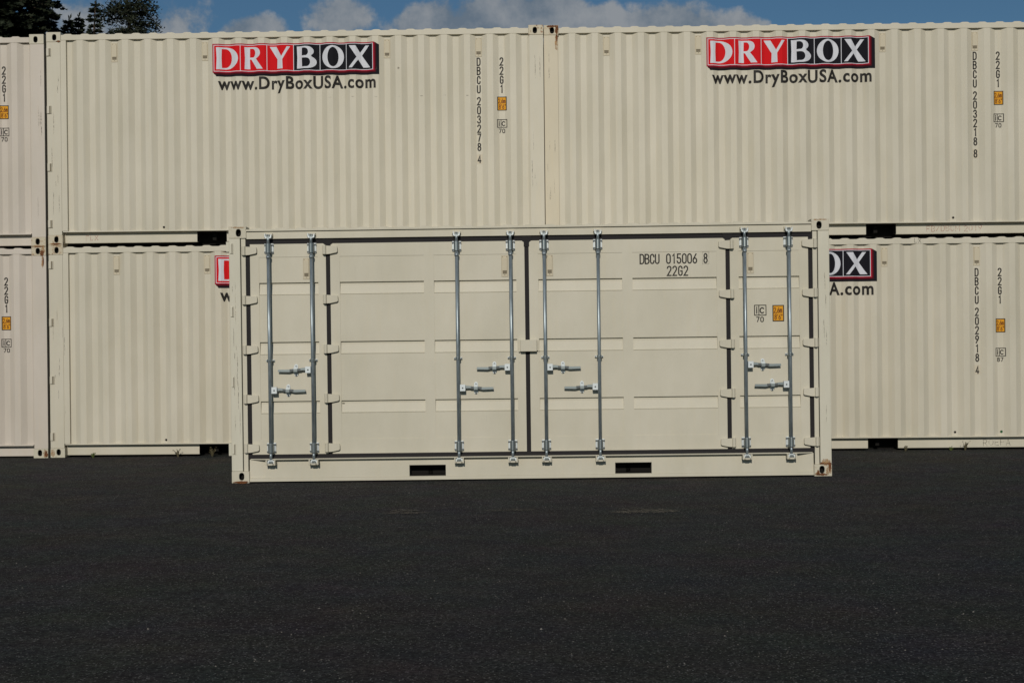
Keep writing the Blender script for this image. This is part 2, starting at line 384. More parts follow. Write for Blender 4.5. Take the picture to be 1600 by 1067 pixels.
def flare(x0, x1, z0, z1, k=.02):      # a stem that flares towards both ends
    zm = (z0 + z1) / 2
    return [(x0, z0), (x1, z0), (x1 - k, zm), (x1, z1), (x0, z1), (x0 + k, zm)]
LOGO = {   # flared humanist capitals, height 1
 'D': (1.0, [[(0, 0), (.42, 0)] + arc(.42, .5, .58, .5, -84, 84, 14) + [(.42, 1), (0, 1), (.025, .5)],
             [(.25, .07), (.40, .07)] + arc(.40, .5, .30, .43, -80, 80, 12) + [(.40, .93), (.25, .93), (.235, .5)]]),
 'R': (.84, [[(0, 0), (.25, 0), (.232, .44), (.30, .44), (.56, 0), (.84, 0), (.52, .47)] + arc(.42, .735, .30, .265, -60, 80, 9) + [(.42, 1), (0, 1), (.02, .5)],
             [(.235, .53), (.36, .53)] + arc(.36, .73, .13, .20, -80, 80, 7) + [(.36, .93), (.245, .93)]]),
 'Y': (.88, [[(.30, 0), (.56, 0), (.545, .42), (.90, 1), (.76, 1), (.50, .56), (.27, 1), (-.04, 1), (.315, .42)]]),
 'B': (.90, [[(0, 0), (.44, 0)] + arc(.50, .275, .40, .275, -88, 62, 9) + arc(.44, .765, .34, .235, -50, 86, 8) + [(.40, 1), (0, 1), (.02, .5)],
             [(.245, .08), (.42, .08)] + arc(.46, .28, .16, .195, -80, 80, 7) + [(.42, .48), (.235, .48)],
             [(.235, .58), (.38, .58)] + arc(.40, .75, .13, .17, -80, 80, 7) + [(.38, .93), (.245, .93)]]),
 'O': (.98, [arc(.49, .5, .49, .52, 0, 350, 31), arc(.49, .5, .245, .44, 0, 350, 31)]),
 'X': (.96, [[(0, 0), (.16, 0), (.44, .36), (.66, 0), (.98, 0), (.60, .54), (.93, 1), (.76, 1), (.52, .67), (.32, 1), (.02, 1), (.37, .48)]]),
}
def conform(me, prof, breaks, off):
    """cut a flat decal at the bends of the steel and lay it on the surface"""
    bm = bmesh.new(); bm.from_mesh(me)
    xs = [v.co.x for v in bm.verts]; lo, hi = min(xs), max(xs)
    for bx in breaks:
        if lo < bx < hi:
            bmesh.ops.bisect_plane(bm, geom=bm.verts[:] + bm.edges[:] + bm.faces[:], dist=1e-5, plane_co=(bx, 0, 0), plane_no=(1, 0, 0))
    for v in bm.verts: v.co.y = prof(v.co.x) - off
    for f in bm.faces:
        f.normal_update()
        if f.normal.y > 0: f.normal_flip()
    bm.to_mesh(me); bm.free()
def decal(name, mb, mats, parent, prof, breaks, off=.0012, label=None):
    me = mb.mesh(name, mats, recalc=False); conform(me, prof, breaks, off)
    return link(name, me, parent, label=label)

# ------------------------------------------------------------------ container, shared dimensions
L, H, W = 6.058, 2.591, 2.438
PIT, CRE, SLO, DEP, YC = .278, .036, .068, .036, .009
def make_prof(c0):
    def prof(u):
        t = (u - c0) % PIT
        if t < CRE or t > PIT - CRE: return YC
        if t < CRE + SLO: return YC + DEP * (t - CRE) / SLO
        if t < CRE + SLO + .070: return YC + DEP
        return YC + DEP * (PIT - CRE - t) / SLO
    br = []
    for k in range(-3, 26):
        for e in (CRE, CRE + SLO, CRE + SLO + .07, PIT - CRE): br.append(c0 + k * PIT + e)
    return prof, sorted(b for b in br if 0 < b < L)
def casting_mesh(sx, top):
    """corner casting with a real oval hole; sx=1 hole 0.10 from the left edge, sx=-1 from the right"""
    mb = MB(); w_, h_, d_ = .178, .118, .162
    hx = .100 if sx > 0 else w_ - .100; hz = h_ - .064 if top else .066
    hw, hh = .026, .038
    angs = sorted(set([360 * i / 24 for i in range(24)] + [math.degrees(math.atan2(z - hz, x - hx)) % 360 for x in (0, w_) for z in (0, h_)]))
    inner, outer = [], []
    for a in angs:
        c, s_ = math.cos(R(a)), math.sin(R(a))
        k = 1 / ((abs(c / hw)) ** 2.6 + (abs(s_ / hh)) ** 2.6) ** (1 / 2.6)
        inner.append((hx + c * k, hz + s_ * k))
        ts = []
        if c > 1e-9: ts.append((w_ - hx) / c)
        if c < -1e-9: ts.append(-hx / c)
        if s_ > 1e-9: ts.append((h_ - hz) / s_)
        if s_ < -1e-9: ts.append(-hz / s_)
        t = min(ts); outer.append((hx + c * t, hz + s_ * t))
    n = len(angs); b = 0
    mb.v += [(x, 0, z) for x, z in outer] + [(x, 0, z) for x, z in inner] + [(x, .022, z) for x, z in inner] + [(x, d_, z) for x, z in outer]
    for i in range(n):
        j = (i + 1) % n
        mb.f += [(i, j, n + j, n + i), (n + i, n + j, 2 * n + j, 2 * n + i), (i, 3 * n + i, 3 * n + j, j)]; mb.m += [0, 0, 0]
    mb.f.append(tuple(3 * n + i for i in range(n))); mb.m.append(0)
    mb.rect(hx - .05, hx + .05, max(.004, hz - .055), min(h_ - .004, hz + .055), .07, 1)  # near-black plate paints the shade inside the hollow
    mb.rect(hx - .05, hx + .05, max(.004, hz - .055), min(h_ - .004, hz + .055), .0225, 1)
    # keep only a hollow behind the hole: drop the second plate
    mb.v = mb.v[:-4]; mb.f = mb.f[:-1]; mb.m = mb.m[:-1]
    return mb
CM = {}
def casting(parent, sx, top, y, mat, label=None):
    key = (sx, top, mat.name)
    if key not in CM: CM[key] = casting_mesh(sx, top).mesh("corner_casting", [mat, m_dark], recalc=False)
    o = link("corner_casting", CM[key], parent, ((0 if sx > 0 else L - .178), 0 if y == 0 else W, (H - .118) if top else 0), .0035, label)
    if y: o.rotation_euler = (0, 0, math.pi); o.location.x = .178 if sx < 0 else L
    # rear castings are turned round so their holes face the rear
    return o
def corr_panel(prof, breaks, u0, u1, z0, z1):
    mb = MB(); us = [u0] + [b for b in breaks if u0 < b < u1] + [u1]
    pts = []
    for i, u in enumerate(us): pts.append((u, prof(u)))
    for (a, ya), (b, yb) in zip(pts, pts[1:]): mb.poly([(a, ya, z0), (b, yb, z0), (b, yb, z1), (a, ya, z1)])
    return mb
def roof_mesh(y0, y1, z, h=.012, u0=.17, u1=L - .17, ph=.0):
    mb = MB(); p = .2095; pts = [(u0, z)]; u = u0 + .03 + ph
    while u + .13 < u1:
        pts += [(u, z), (u + .012, z + h * .3), (u + .028, z + h * .95), (u + .045, z + h), (u + .080, z + h), (u + .097, z + h * .95), (u + .113, z + h * .3), (u + .125, z)]; u += p
    pts.append((u1, z))
    for (a, za), (b, zb) in zip(pts, pts[1:]): mb.poly([(a, y0, za), (b, y0, zb), (b, y1, zb), (a, y1, za)])
    for (a, za), (b, zb) in zip(pts, pts[1:]):
        if za > z or zb > z:
            mb.poly([(a, y0, z - .004), (b, y0, z - .004), (b, y0, zb), (a, y0, za)])
            mb.poly([(a, y1, z - .004), (b, y1, z - .004), (b, y1, zb), (a, y1, za)])
    return mb
def underfloor(z0=.05):
    mb = MB(); mb.box(.18, L - .18, .14, W - .14, .150, .166)
    for i in range(17): mb.box(.30 + i * .336, .345 + i * .336, .16, W - .16, z0, .149)
    return mb
def vent(parent, u, y, ztop, sc_=1.0, h=.224, wv=.070):
    mb = MB()
    mb.box(-wv / 2 - .003, wv / 2 + .003, -.002, .0, -h - .003, .003, 2); mb.box(-wv / 2, wv / 2, -.004, -.0021, -h, 0, 0)
    mb.box(-wv / 2 + .007, wv / 2 - .007, -.014, -.003, -h + .060, -.020, 0)
    mb.box(-wv / 2 + .009, wv / 2 - .009, -.010, -.003, -h + .030, -h + .0595, 1)
    for s in (-1, 1): mb.box(s * .021 - .004, s * .021 + .004, -.006, -.003, -.014, -.006, 1)
    mb.box(-.004, .004, -.006, -.003, -h + .014, -h + .022, 1)
    return part("vent", mb, [m_vent, m_grille_shade, m_vedge], parent, (u, y, ztop), .0015)

def marking_group(parent, prof, breaks, code, check, xs, z0, second=True, era='70', first=True, dz_y=.0, dz_i=.0):
    """container number, size code, height plate and rail emblem painted down the side"""
    ch, pit = .088, .1108
    if first:
        mb = MB(); z = z0
        for i, c in enumerate(code):
            if c == ' ': z -= .034; continue
            stroke_text(mb, c, xs[0] - .0185, z - ch, ch, .0150, 0, sx=.90); z -= pit
        z -= .036
        mb2 = MB(); mb2.rect(xs[0] - .036, xs[0] + .036, z - ch - .014, z + .014)
        decal("check_digit_box", mb2, [m_boxp], parent, prof, breaks, .0010)
        stroke_text(mb, check, xs[0] - .0185, z - ch, ch, .0150, 0, sx=.90)
        bx = (xs[0] - .036, xs[0] + .036, z - ch - .014, z + .014)
        0 and ribbon(mb, [(bx[0], bx[2]), (bx[1], bx[2]), (bx[1], bx[3]), (bx[0], bx[3]), (bx[0], bx[2])], .0022, 0)
        decal("number_marking", mb, [m_inkd], parent, prof, breaks, .0018)
    mb = MB(); z = z0
    for c in '22G1': stroke_text(mb, c, xs[1] - .0185, z - ch, ch, .0150, 0, sx=.90); z -= pit
    decal("size_code_marking", mb, [m_inkd], parent, prof, breaks, .0018)
    height_plate(parent, xs[1] - .0575, z0 - .470 - dz_y, .115, .168, prof, breaks)
    rail_emblem(parent, xs[1] - .0575, z0 - .748 - dz_i, .115, .094, era, prof, breaks)
def height_plate(parent, x, zt, wd, h, prof, breaks):
    mb = MB(); mb.rect(x, x + wd, zt - h, zt, 0, 0); decal("height_plate", mb, [m_inkd], parent, prof, breaks, .0012)
    mb = MB(); mb.rect(x + .010, x + wd - .010, zt - h + .010, zt - .010, 0, 0)
    mb2 = MB()
    stroke_text(mb2, '2,6m', x + .016, zt - h * .46, h * .30, .0075, 0, sx=.78, gap=.17)
    stroke_text(mb2, "8'6\"", x + .022, zt - h * .87, h * .30, .0075, 0, sx=.85, gap=.22)
    decal("height_plate_face", mb, [m_yel], parent, prof, breaks, .0022)
    decal("height_plate_print", mb2, [m_brn], parent, prof, breaks, .0032)
def rail_emblem(parent, x, zt, wd, h, era, prof, breaks):
    mb = MB(); t = .0085
    ribbon(mb, [(x, zt - h), (x + wd, zt - h), (x + wd, zt), (x, zt), (x, zt - h)], t, 0)
    ribbon(mb, [(x + wd * .38, zt - h), (x + wd * .38, zt)], t, 0)
    stroke_text(mb, 'i', x + wd * .19 - .2 * h * .65, zt - h * .82, h * .66, .011, 0)
    for pl in [[(.50, .60)] + arc(.28, .35, .28, .33, 45, 315, 10)]:
        ribbon(mb, [(x + wd * .49 + p * h * .72, zt - h * .80 + q * h * .80) for p, q in pl], .012, 0)
    stroke_text(mb, era, x + wd * .17, zt - h - .066, .046, .0095, 0, sx=1.35, gap=.24)
    decal("rail_emblem_marking", mb, [m_inkd], parent, prof, breaks, .0018)
ADDR = None
def address_mesh():
    cu = bpy.data.curves.new("tmp", 'FONT'); cu.body = "www.DryBoxUSA.com"; cu.size = 1.0; cu.offset = 0.030; cu.space_character = 1.13; cu.resolution_u = 4
    cu.dimensions = '2D'; cu.fill_mode = 'BOTH'
    o = bpy.data.objects.new("tmp", cu); sc.collection.objects.link(o)
    dg = bpy.context.evaluated_depsgraph_get(); me = bpy.data.meshes.new_from_object(o.evaluated_get(dg))
    bpy.data.objects.remove(o)
    return me
def logo(parent, prof, breaks, x0, ztop):
    """six-cell name panel with its painted drop edge, and the web address below"""
    Wf, Hf = 1.974, .350; x1 = x0 + Wf; zb = ztop - Hf; off = .046
    mb = MB()      # layers: 0 black drop edge, 1 maroon
    mb.poly([(x0 + .005, 0, zb + .01), (x0 + off, 0, zb - off), (x1 + off + .012, 0, zb - off), (x1 + off + .012, 0, ztop - .035), (x1 - .002, 0, ztop - .002), (x1 - .02, 0, zb + .02)], 0)
    decal("name_panel_edge", mb, [m_blk], parent, prof, breaks, .0008)
    mb = MB(); mb.poly([(x0 + .002, 0, zb + .012), (x0 + .020, 0, zb - .020), (x1 + .010, 0, zb - .020), (x1 + .020, 0, zb - .004), (x1 + .020, 0, ztop - .012), (x1 - .004, 0, ztop - .002), (x1 - .02, 0, zb + .02)], 0)
    decal("name_panel_side", mb, [m_maroon], parent, prof, breaks, .0012)
    mb = MB(); mb.rect(x0, x1, zb, ztop); decal("name_panel", mb, [m_crim], parent, prof, breaks, .0016)
    a, g = .014, .0075
    mb = MB(); mb.rect(x0 + a, x1 - a - .004, zb + a, ztop - a); decal("name_panel_border", mb, [m_wht], parent, prof, breaks, .0022)
    mb = MB(); mc = MB(); ix0, ix1 = x0 + a + g, x1 - a - .004 - g; iz0, iz1 = zb + a + g, ztop - a - g
    cw = (ix1 - ix0 + g) / 6; lh = .268
    for i, c in enumerate("DRYBOX"):
        cx0 = ix0 + i * cw; cx1 = cx0 + cw - g
        mb.rect(cx0, cx1, iz0, iz1, 0, 0 if i < 3 else 1)
        wl, loops = LOGO[c]; s = lh; cx = (cx0 + cx1) / 2 - wl * s / 2 + (.0 if c != 'X' else -.004)
        zz = (iz0 + iz1) / 2 - s / 2
        add_mesh2d(mc, curve_mesh([[(cx + p * s, zz + q * s) for p, q in lp] for lp in loops]), 0)
    decal("name_panel_cells", mb, [m_red, m_blk], parent, prof, breaks, .0029)
    decal("name_panel_letters", mc, [m_wht], parent, prof, breaks, .0037)
    global ADDR
    if ADDR is None: ADDR = address_mesh()
    vx = [v.co.x for v in ADDR.vertices]; lo, hi = min(vx), max(vx); s = 1.925 / (hi - lo)
    cap = 0.212   # vertical scale gives capitals 0.12 m high
    md = MB(); b = 0
    md.v = [(x0 + .063 + (v.co.x - lo) * s, 0, ztop - .553 + v.co.y * cap) for v in ADDR.vertices]
    for p in ADDR.polygons: md.f.append(tuple(p.vertices)); md.m.append(0)
    decal("web_address", md, [m_ink], parent, prof, breaks, .0018)

# ------------------------------------------------------------------ corrugated container (doors at one end)
def make_box(door_left, mat_side, mat_post):
    root = thing("shipping_container", "", "shipping container", (0, 0, 0))
    wide, nar = .241, .166
    lw, rw = (wide, nar) if door_left else (nar, wide)
    c0 = .408 if door_left else .341
    prof, br = make_prof(c0)
    u0, u1 = (lw, L - rw)
    part("side_panel", corr_panel(prof, br, u0, u1, .166, 2.4935), mat_side, root)
    back = part("side_panel", corr_panel(prof, br, u0, u1, .166, 2.4935), mat_side, root, (L, W, 0)); back.rotation_euler = (0, 0, math.pi)
    # end walls
    eprof, ebr = make_prof(.10)
    for x, rz in ((L, R(90)), (0, R(-90))):
        if (door_left and x == 0) or (not door_left and x == L):
            d = MB(); d.box(.03, .05, .16, W / 2 - .01, .17, 2.47); d.box(.03, .05, W / 2 + .01, W - .16, .17, 2.47)
            for yy in (.40, .92, 1.52, 2.04): d.tube((.005, yy, .12), (.005, yy, 2.50), .017)
            o = part("end_door", d, mat_side, root)
            if x == L: o.rotation_euler = (0, 0, math.pi); o.location = (L, W, 0)
        else:
            e = part("end_panel", corr_panel(eprof, ebr, .16, W - .16, .12, 2.50), mat_side, root)
            e.rotation_euler = (0, 0, rz); e.location = (x, 0 if x == L else W, 0)
    # posts
    for x0, x1, wd in ((0, .170, lw), (L - .170, L, rw)):
        for y0, y1 in ((.006, .15), (W - .15, W - .006)):
            mb = MB(); mb.box(x0, x1, y0, y1, .119, H - .119)
            if wd == wide:
                if x0 == 0: mb.box(.1705, wd, y0 + .001 if y0 < 1 else y0, y1, .168, 2.4915)
                else: mb.box(L - wd, L - .1705, y0 + .001 if y0 < 1 else y0, y1, .168, 2.4915)
            part("corner_post", mb, mat_post, root, bevel=.003)
    # top rails, header bars
    for y0, y1 in ((.005, .065), (W - .065, W - .005)):
        part("top_rail", MB().box(.179, L - .179, y0, y1, 2.492, 2.556), mat_side, root, bevel=.003)
    for x0, x1 in ((.005, .10), (L - .10, L - .005)):
        part("header_bar", MB().box(x0, x1, .165, W - .165, 2.48, 2.58), mat_side, root)
        part("end_sill", MB().box(x0, x1, .165, W - .165, .015, .16), mat_side, root)
    # bottom rails: top lip, web set back below it, broken at the fork pockets
    PK = ((1.808, 2.172), (3.886, 4.250))
    for side in (0, 1):
        mb = MB(); mb.box(.18, L - .18, .007, .12, .153, .166)
        segs = [(.18, PK[0][0]), (PK[0][1], PK[1][0]), (PK[1][1], L - .18)]
        for a, b_ in segs:
            mb.box(a, b_, .082, .090, .031, .1525); mb.box(a, b_, .0825, .14, .024, .0308)
        o = part("bottom_rail", mb, mat_side, root, bevel=.0015)
        if side: o.rotation_euler = (0, 0, math.pi); o.location = (L, W, 0)
    for a, b_ in PK:
        mb = MB()
        mb.box(a - .008, a, .091, W - .091, .03, .149); mb.box(b_, b_ + .008, .091, W - .091, .03, .149)
        mb.box(a, b_, .091, W - .091, .1455, .149); mb.box(a, b_, .30, .31, .003, .145)
        part("fork_pocket", mb, m_dark, root)  # pocket walls near-black, their shade put into the colour
    part("roof_panel", roof_mesh(.012, W - .012, 2.5565), mat_side, root)
    part("underfloor", underfloor(), m_dark, root)
    # vents in the hollows of the steel
    tr0 = c0 + PIT / 2
    for n in (1, 5, 13, 17): vent(root, tr0 + n * PIT, YC + DEP, H - .142)
    # small plug near the floor line
    part("drain_plug", MB().tube((0, -.006, 0), (0, .004, 0), .013, n=10), m_dark, root, (tr0 + 3 * PIT + (.03 if door_left else .30) , YC + DEP - .002 , .205) if door_left else (tr0 + 16 * PIT, YC + DEP - .002, .215))
    if door_left:
        for d in (.243, .943, 1.645, 2.335):
            mb = MB(); mb.box(.0, .030, -.010, .006, -.045, .045, 0); mb.box(.0305, .046, -.004, .006, -.046, .046, 1)  # dark strip paints the shade of a slot that is not cut
            mb.box(.046, .051, -.008, .006, -.047, .047, 0)
            part("hinge_lug", mb, [mat_post, m_grille_shade], root, (0.004, 0, H - d))
    return root, prof, br, tr0

CAST = [(1, True, 0), (-1, True, 0), (1, False, 0), (-1, False, 0), (1, True, 1), (-1, True, 1), (1, False, 1), (-1, False, 1)]
def add_castings(root, rusty=()):
    for i, (sx, top, y) in enumerate(CAST):
        casting(root, sx, top, y, m_castr if i in rusty else m_cast, "rust stained corner casting" if i in rusty else None)
def blob(name, root, cx, cz, rx, rz, y, seed, mat=m_rust, n=26):
    rg = random.Random(seed); mb = MB(); pts = []
    for i in range(n):
        a = 2 * math.pi * i / n; k = rg.uniform(.62, 1.12); pts.append((cx + rx * k * math.cos(a), y, cz + rz * k * math.sin(a)))
    mb.poly(pts[::-1]); o = link(name, mb.mesh(name, [mat], recalc=False), root); return o
def tall_streak(root, u, z, wd, h, y, seed, mat):
    rg = random.Random(seed); mb = MB(); a = []; b = []
    for i in range(8):
        k = math.sin(math.pi * (i + .4) / 8) * wd / 2; o = rg.uniform(-1, 1) * wd * .25
        a.append((u + o - k, y, z - h * i / 7)); b.append((u + o + k, y, z - h * i / 7))
    mb.poly(a + b[::-1]); link("scratch", mb.mesh("scratch", [mat], recalc=False), root)

GRP = "cream corrugated containers stacked two high in the back row"
GA, GC = .030, .0075
XB, XC, XA = 0.0, L + GC, -L - GA
protoB, profB, brB, trB = make_box(True, m_cream, m_post)
protoC, profC, brC, trC = make_box(False, m_cream, m_post)
protoA, profA, brA, trA = make_box(True, m_pink, m_pink)
Blow = dup(protoB); Clow = dup(protoC); Alow = dup(protoA)
flat = lambda y: (lambda u: y)
spec = [
 (protoB, XB, 0, H, "upper middle cream container with number 203278 4, left of the rusted corner casting", GRP, profB, brB, trB, "DBCU 203278", "4", '70', (1, 2)),
 (Blow, XB, 0, 0, "lower left container behind the side doors, only the red corner of its name panel showing", GRP, profB, brB, trB, "DBCU 203164", "2", '70', (0,)),
 (protoC, XC, 0, H, "upper right cream container with heavily rusted top left corner and number 203218 8", GRP, profC, brC, trC, "DBCU 203218", "8", '70', (0,)),
 (Clow, XC, 0, 0, "lower right cream container showing only the letters OX and number 202918 4", GRP, profC, brC, trC, "DBCU 202918", "4", '87', ()),
 (protoA, XA, -.022, H, "upper pinkish cream container cut off by the left edge of the photo", GRP, profA, brA, trA, "DBCU 203341", "0", '70', (3,)),
 (Alow, XA, -.008, 0, "lower pinkish cream container cut off at left, rust below its top right corner", GRP, profA, brA, trA, "DBCU 203297", "6", '70', (1,)),
]
for root, x, dz, z, lab, g, prof, br, tr, code, chk, era, rusty in spec:
    root.location = (x, 0, z + dz); root.rotation_euler = (0, 0, -.0052 if root in (protoB, Blow) else (.0052 if root in (protoC, Clow) else 0)); root['label'] = lab; root['group'] = g; root['category'] = "shipping container"
    add_castings(root, rusty)
    xs = (tr + 17 * PIT, tr + 18 * PIT)
    if root is Clow: marking_group(root, prof, br, code, chk, xs, 2.591 - .405, era=era, dz_y=.135, dz_i=.215)
    else: marking_group(root, prof, br, code, chk, xs, 2.591 - .385, era=era, first=True)
    lx = 2.035 if root not in (protoC, Clow) else 1.965
    logo(root, prof, br, lx, H - .171 if z else H - .150)
# wear that belongs to single containers
post = [c for c in protoC.children if c.name.startswith('corner_post')][0]
post.material_slots[0].link = 'OBJECT'; post.material_slots[0].material = m_warm; post['label'] = 'yellowed corner post under the rusted casting'
blob("rust_patch", protoC, .115, H - .013, .060, .014, -.0016, 3); blob("rust_patch", protoC, .156, H - .060, .022, .062, -.0017, 5)
blob("rust_patch", protoC, .060, H - .014, .030, .014, -.0018, 7); blob("rust_patch", protoC, .156, H - .150, .014, .055, .0035, 8); blob("rust_patch", protoB, .15, H - .112, .03, .012, -.0016, 9)
blob("rust_patch", Alow, L - .048, H - .090, .030, .040, -.0016, 14); blob("rust_patch", Alow, L - .035, H - .19, .010, .06, .0035, 15)
blob("rust_patch", protoB, .10, .012, .075, .012, -.0016, 21); blob("rust_patch", Alow, L - .022, .055, .020, .050, -.0016, 22)
blob("rust_patch", Alow, L - .09, H - .010, .06, .008, -.0016, 23)
for k_, (o_, cx_, cz_, rx_, rz_, y_) in enumerate(((protoC, .153, H - .070, .022, .046, -.0012), (protoC, .150, H - .22, .020, .11, .0038), (Alow, L - .040, H - .060, .032, .050, -.0012), (Alow, L - .045, H - .20, .014, .08, .0038),
        (Alow, L - .09, H - .010, .085, .010, -.0013), (protoA, L - .09, .014, .085, .013, -.0012), (protoB, .085, .013, .080, .013, -.0012), (Blow, .09, H - .011, .08, .010, -.0012),
        (Blow, .03, .055, .028, .05, -.0012), (Alow, L - .035, .06, .032, .052, -.0012), (protoB, .158, H - .108, .016, .009, -.0012), (Alow, L - .158, H - .105, .017, .012, -.0012))):
    blob("rust_stain", o_, cx_, cz_, rx_, rz_, y_, 200 + k_, m_stain)
rg = random.Random(4); c0B = .408
for root, rng_u, n in ((protoB, (.05, .15), 9), (Blow, (.04, .2), 9), (protoB, (L - .15, L - .03), 7), (protoC, (.03, .15), 9), (protoA, (L - .15, L - .03), 6)):
    for i in range(n):
        tall_streak(root, rg.uniform(*rng_u), rg.uniform(.45, 2.3), rg.uniform(.004, .009), rg.uniform(.04, .30), .0036, i + 50, m_pencil)
def scribble(root, s, x, z, h, mat, wd=.006, y=.0805):
    mb = MB(); stroke_text(mb, s, x, z, h, wd, 0, sx=1.35, gap=.22, jit=.07, rnd=rg)
    decal("marker_writing", mb, [mat], root, flat(y), [], 0.0)
for i_ in range(7): blob("scuff_mark", protoB, c0B + (11 + i_) * PIT, H - .835 - rg.uniform(-.004, .004), .022, .005, YC - .0012, 300 + i_, m_pencil)
for i_ in range(3): blob("scuff_mark", protoB, c0B + (12 + i_) * PIT, H - .495, .014, .016, YC - .0012, 320 + i_, m_pencil)
scribble(protoB, "FLX", .44, .055, .06, m_chalk)
scribble(protoC, "FB/DBCM 2019", 4.62, .055, .065, m_chalk)
scribble(Clow, "ROEPA", 5.28, .045, .075, m_pencil, .008)
scribble(Clow, "LX", 4.45, 2.505, .05, m_inkd, .0035, .0035)
part("green_dot", MB().tube((0, -.002, 0), (0, .002, 0), .016, n=12), m_green, Clow, (trC + 19 * PIT + .005 - .30 + .02, YC - .001 + DEP, .215))

# ------------------------------------------------------------------ the container with side doors
FX, FY, FRZ, FZ, FT = 2.852, -2.8875, 0.0101, -0.0339, 0.0031
fr = thing("side_door_container", "cream container in front with four side doors, galvanised lock rods and black seals", "shipping container", (FX, FY, FZ), (0, -FT, FRZ))
PC = 2.846
def pc(u, proud): return PC + (u - PC) * (1 - proud / 14.2 )       # apparent to true place for parts standing proud
for i, (sx, top, y) in enumerate(CAST):
    casting(fr, sx, top, y, m_cast, "rusty bottom right corner casting" if i == 3 else None)
for s in (0, 1):
    for rear in (0, 1):
        mb = MB()
        y0, y1 = (.006, .15) if not rear else (W - .15, W - .006)
        if s == 0: mb.box(0, .114, y0, y1, .119, H - .119)
        else: mb.box(L - .114, L, y0, y1, .119, H - .119)
        part("corner_post", mb, m_postf, fr, bevel=.006)
for x0, x1 in ((.122, .1665), (L - .1665, L - .122)):
    part("door_jamb", MB().box(x0, x1, .016, .15, .119, H - .119), m_front, fr, bevel=.002)
part("jamb_gap", MB().box(.1145, .1215, .06, .15, .119, H - .119).box(L - .1215, L - .1145, .06, .15, .119, H - .119), m_dark, fr)  # dark filler painted as the shade down the jamb groove
# header with roof lip
mb = MB(); mb.box(.179, L - .179, .010, .10, 2.463, 2.540); mb.box(.179, L - .179, -.010, .10, 2.5405, 2.560)
part("top_rail", mb, m_front, fr, bevel=.002)
part("roof_panel", roof_mesh(-.006, W - .012, 2.5605, ph=.05), m_front, fr)
part("top_rail", MB().box(.179, L - .179, W - .065, W - .005, 2.498, 2.562), m_front, fr)
bk = part("side_panel", corr_panel(profB, brB, .17, L - .17, .166, 2.50), m_cream, fr, (L, W, 0)); bk.rotation_euler = (0, 0, math.pi)
d = MB(); d.box(-.002 + .03, .05, .16, W / 2 - .01, .17, 2.47); d.box(.028, .05, W / 2 + .01, W - .16, .17, 2.47)
for yy in (.40, .92, 1.52, 2.04): d.tube((.005, yy, .12), (.005, yy, 2.50), .017)
part("end_door", d, m_front, fr)
ep, eb = make_prof(.10); e = part("end_panel", corr_panel(ep, eb, .16, W - .16, .12, 2.50), m_front, fr); e.rotation_euler = (0, 0, R(90)); e.location = (L, 0, 0)
for x0, x1 in ((.005, .10), (L - .10, L - .005)):
    part("header_bar", MB().box(x0, x1, .165, W - .165, 2.48, 2.58), m_front, fr)
    part("end_sill", MB().box(x0, x1, .165, W - .165, .015, .16), m_front, fr)
part("underfloor", underfloor(), m_dark, fr)
# bottom rail: deep face with two fork openings, foot lip, sill plate above
PK = ((1.797, 2.165), (3.877, 4.245)); ZA, ZB_ = .046, .161
mb = MB(); yf = .020
for a, b_ in ((.338, PK[0][0]), (PK[0][1], PK[1][0]), (PK[1][1], 5.72)): mb.box(a, b_, yf, .10, .0475, .2345)
for a, b_ in PK: mb.box(a, b_, yf, .10, ZB_, .2345); mb.box(a + .0002, b_ - .0002, yf + .002, .10, .0475, .0490)
mb.box(.179, .3375, yf + .008, .10, .0475, .2345); mb.box(5.7205, L - .179, yf + .008, .10, .0475, .2345)
mb.box(.180, L - .180, yf - .006, .10, .012, .0470)
part("bottom_rail", mb, m_front, fr, bevel=.0015)
for a, b_ in PK:
    mb = MB(); mb.box(a - .006, a - .0005, .024, 1.2, .049, .160); mb.box(b_ + .0005, b_ + .006, .024, 1.2, .049, .160)
    mb.box(a, b_, .026, 1.2, .1555, .1605); mb.box(a, b_, .060, 1.2, .0492, .052); mb.box(a, b_, .16, .17, .0525, .155)
    part("fork_pocket", mb, m_dark, fr)  # shade of the fork opening painted in as near-black walls
part("door_sill", MB().prism([(.190, .02), (.340, -.032), (5.718, -.032), (5.868, .02), (5.868, .09), (.190, .09)], .2350, .2430), m_front, fr)
# seals
seal = MB(); ys = .033
seal.box(.1668, L - .1668, ys, .09, 2.412, 2.4625); seal.box(.1668, L - .1668, ys, .09, .2435, .2845)
part("door_seal", seal, m_rubber, fr)
for u in (.187, .9995, 3.009, 5.038, L - .187):
    mb = MB(); mb.box(u - .0215, u + .0215, ys + .001, .09, .2850, 2.4115)
    if u not in (.187, L - .187):
        mb.prism([(u - .050, 2.4115), (u - .050, 2.468), (u - .036, 2.476), (u + .036, 2.476), (u + .050, 2.468), (u + .050, 2.4115), (u + .028, 2.396), (u + .028, 2.35), (u - .028, 2.35), (u - .028, 2.396)], ys - .006, ys + .0005, axis='y')
    part("door_seal", mb, m_rubber, fr, bevel=.002)
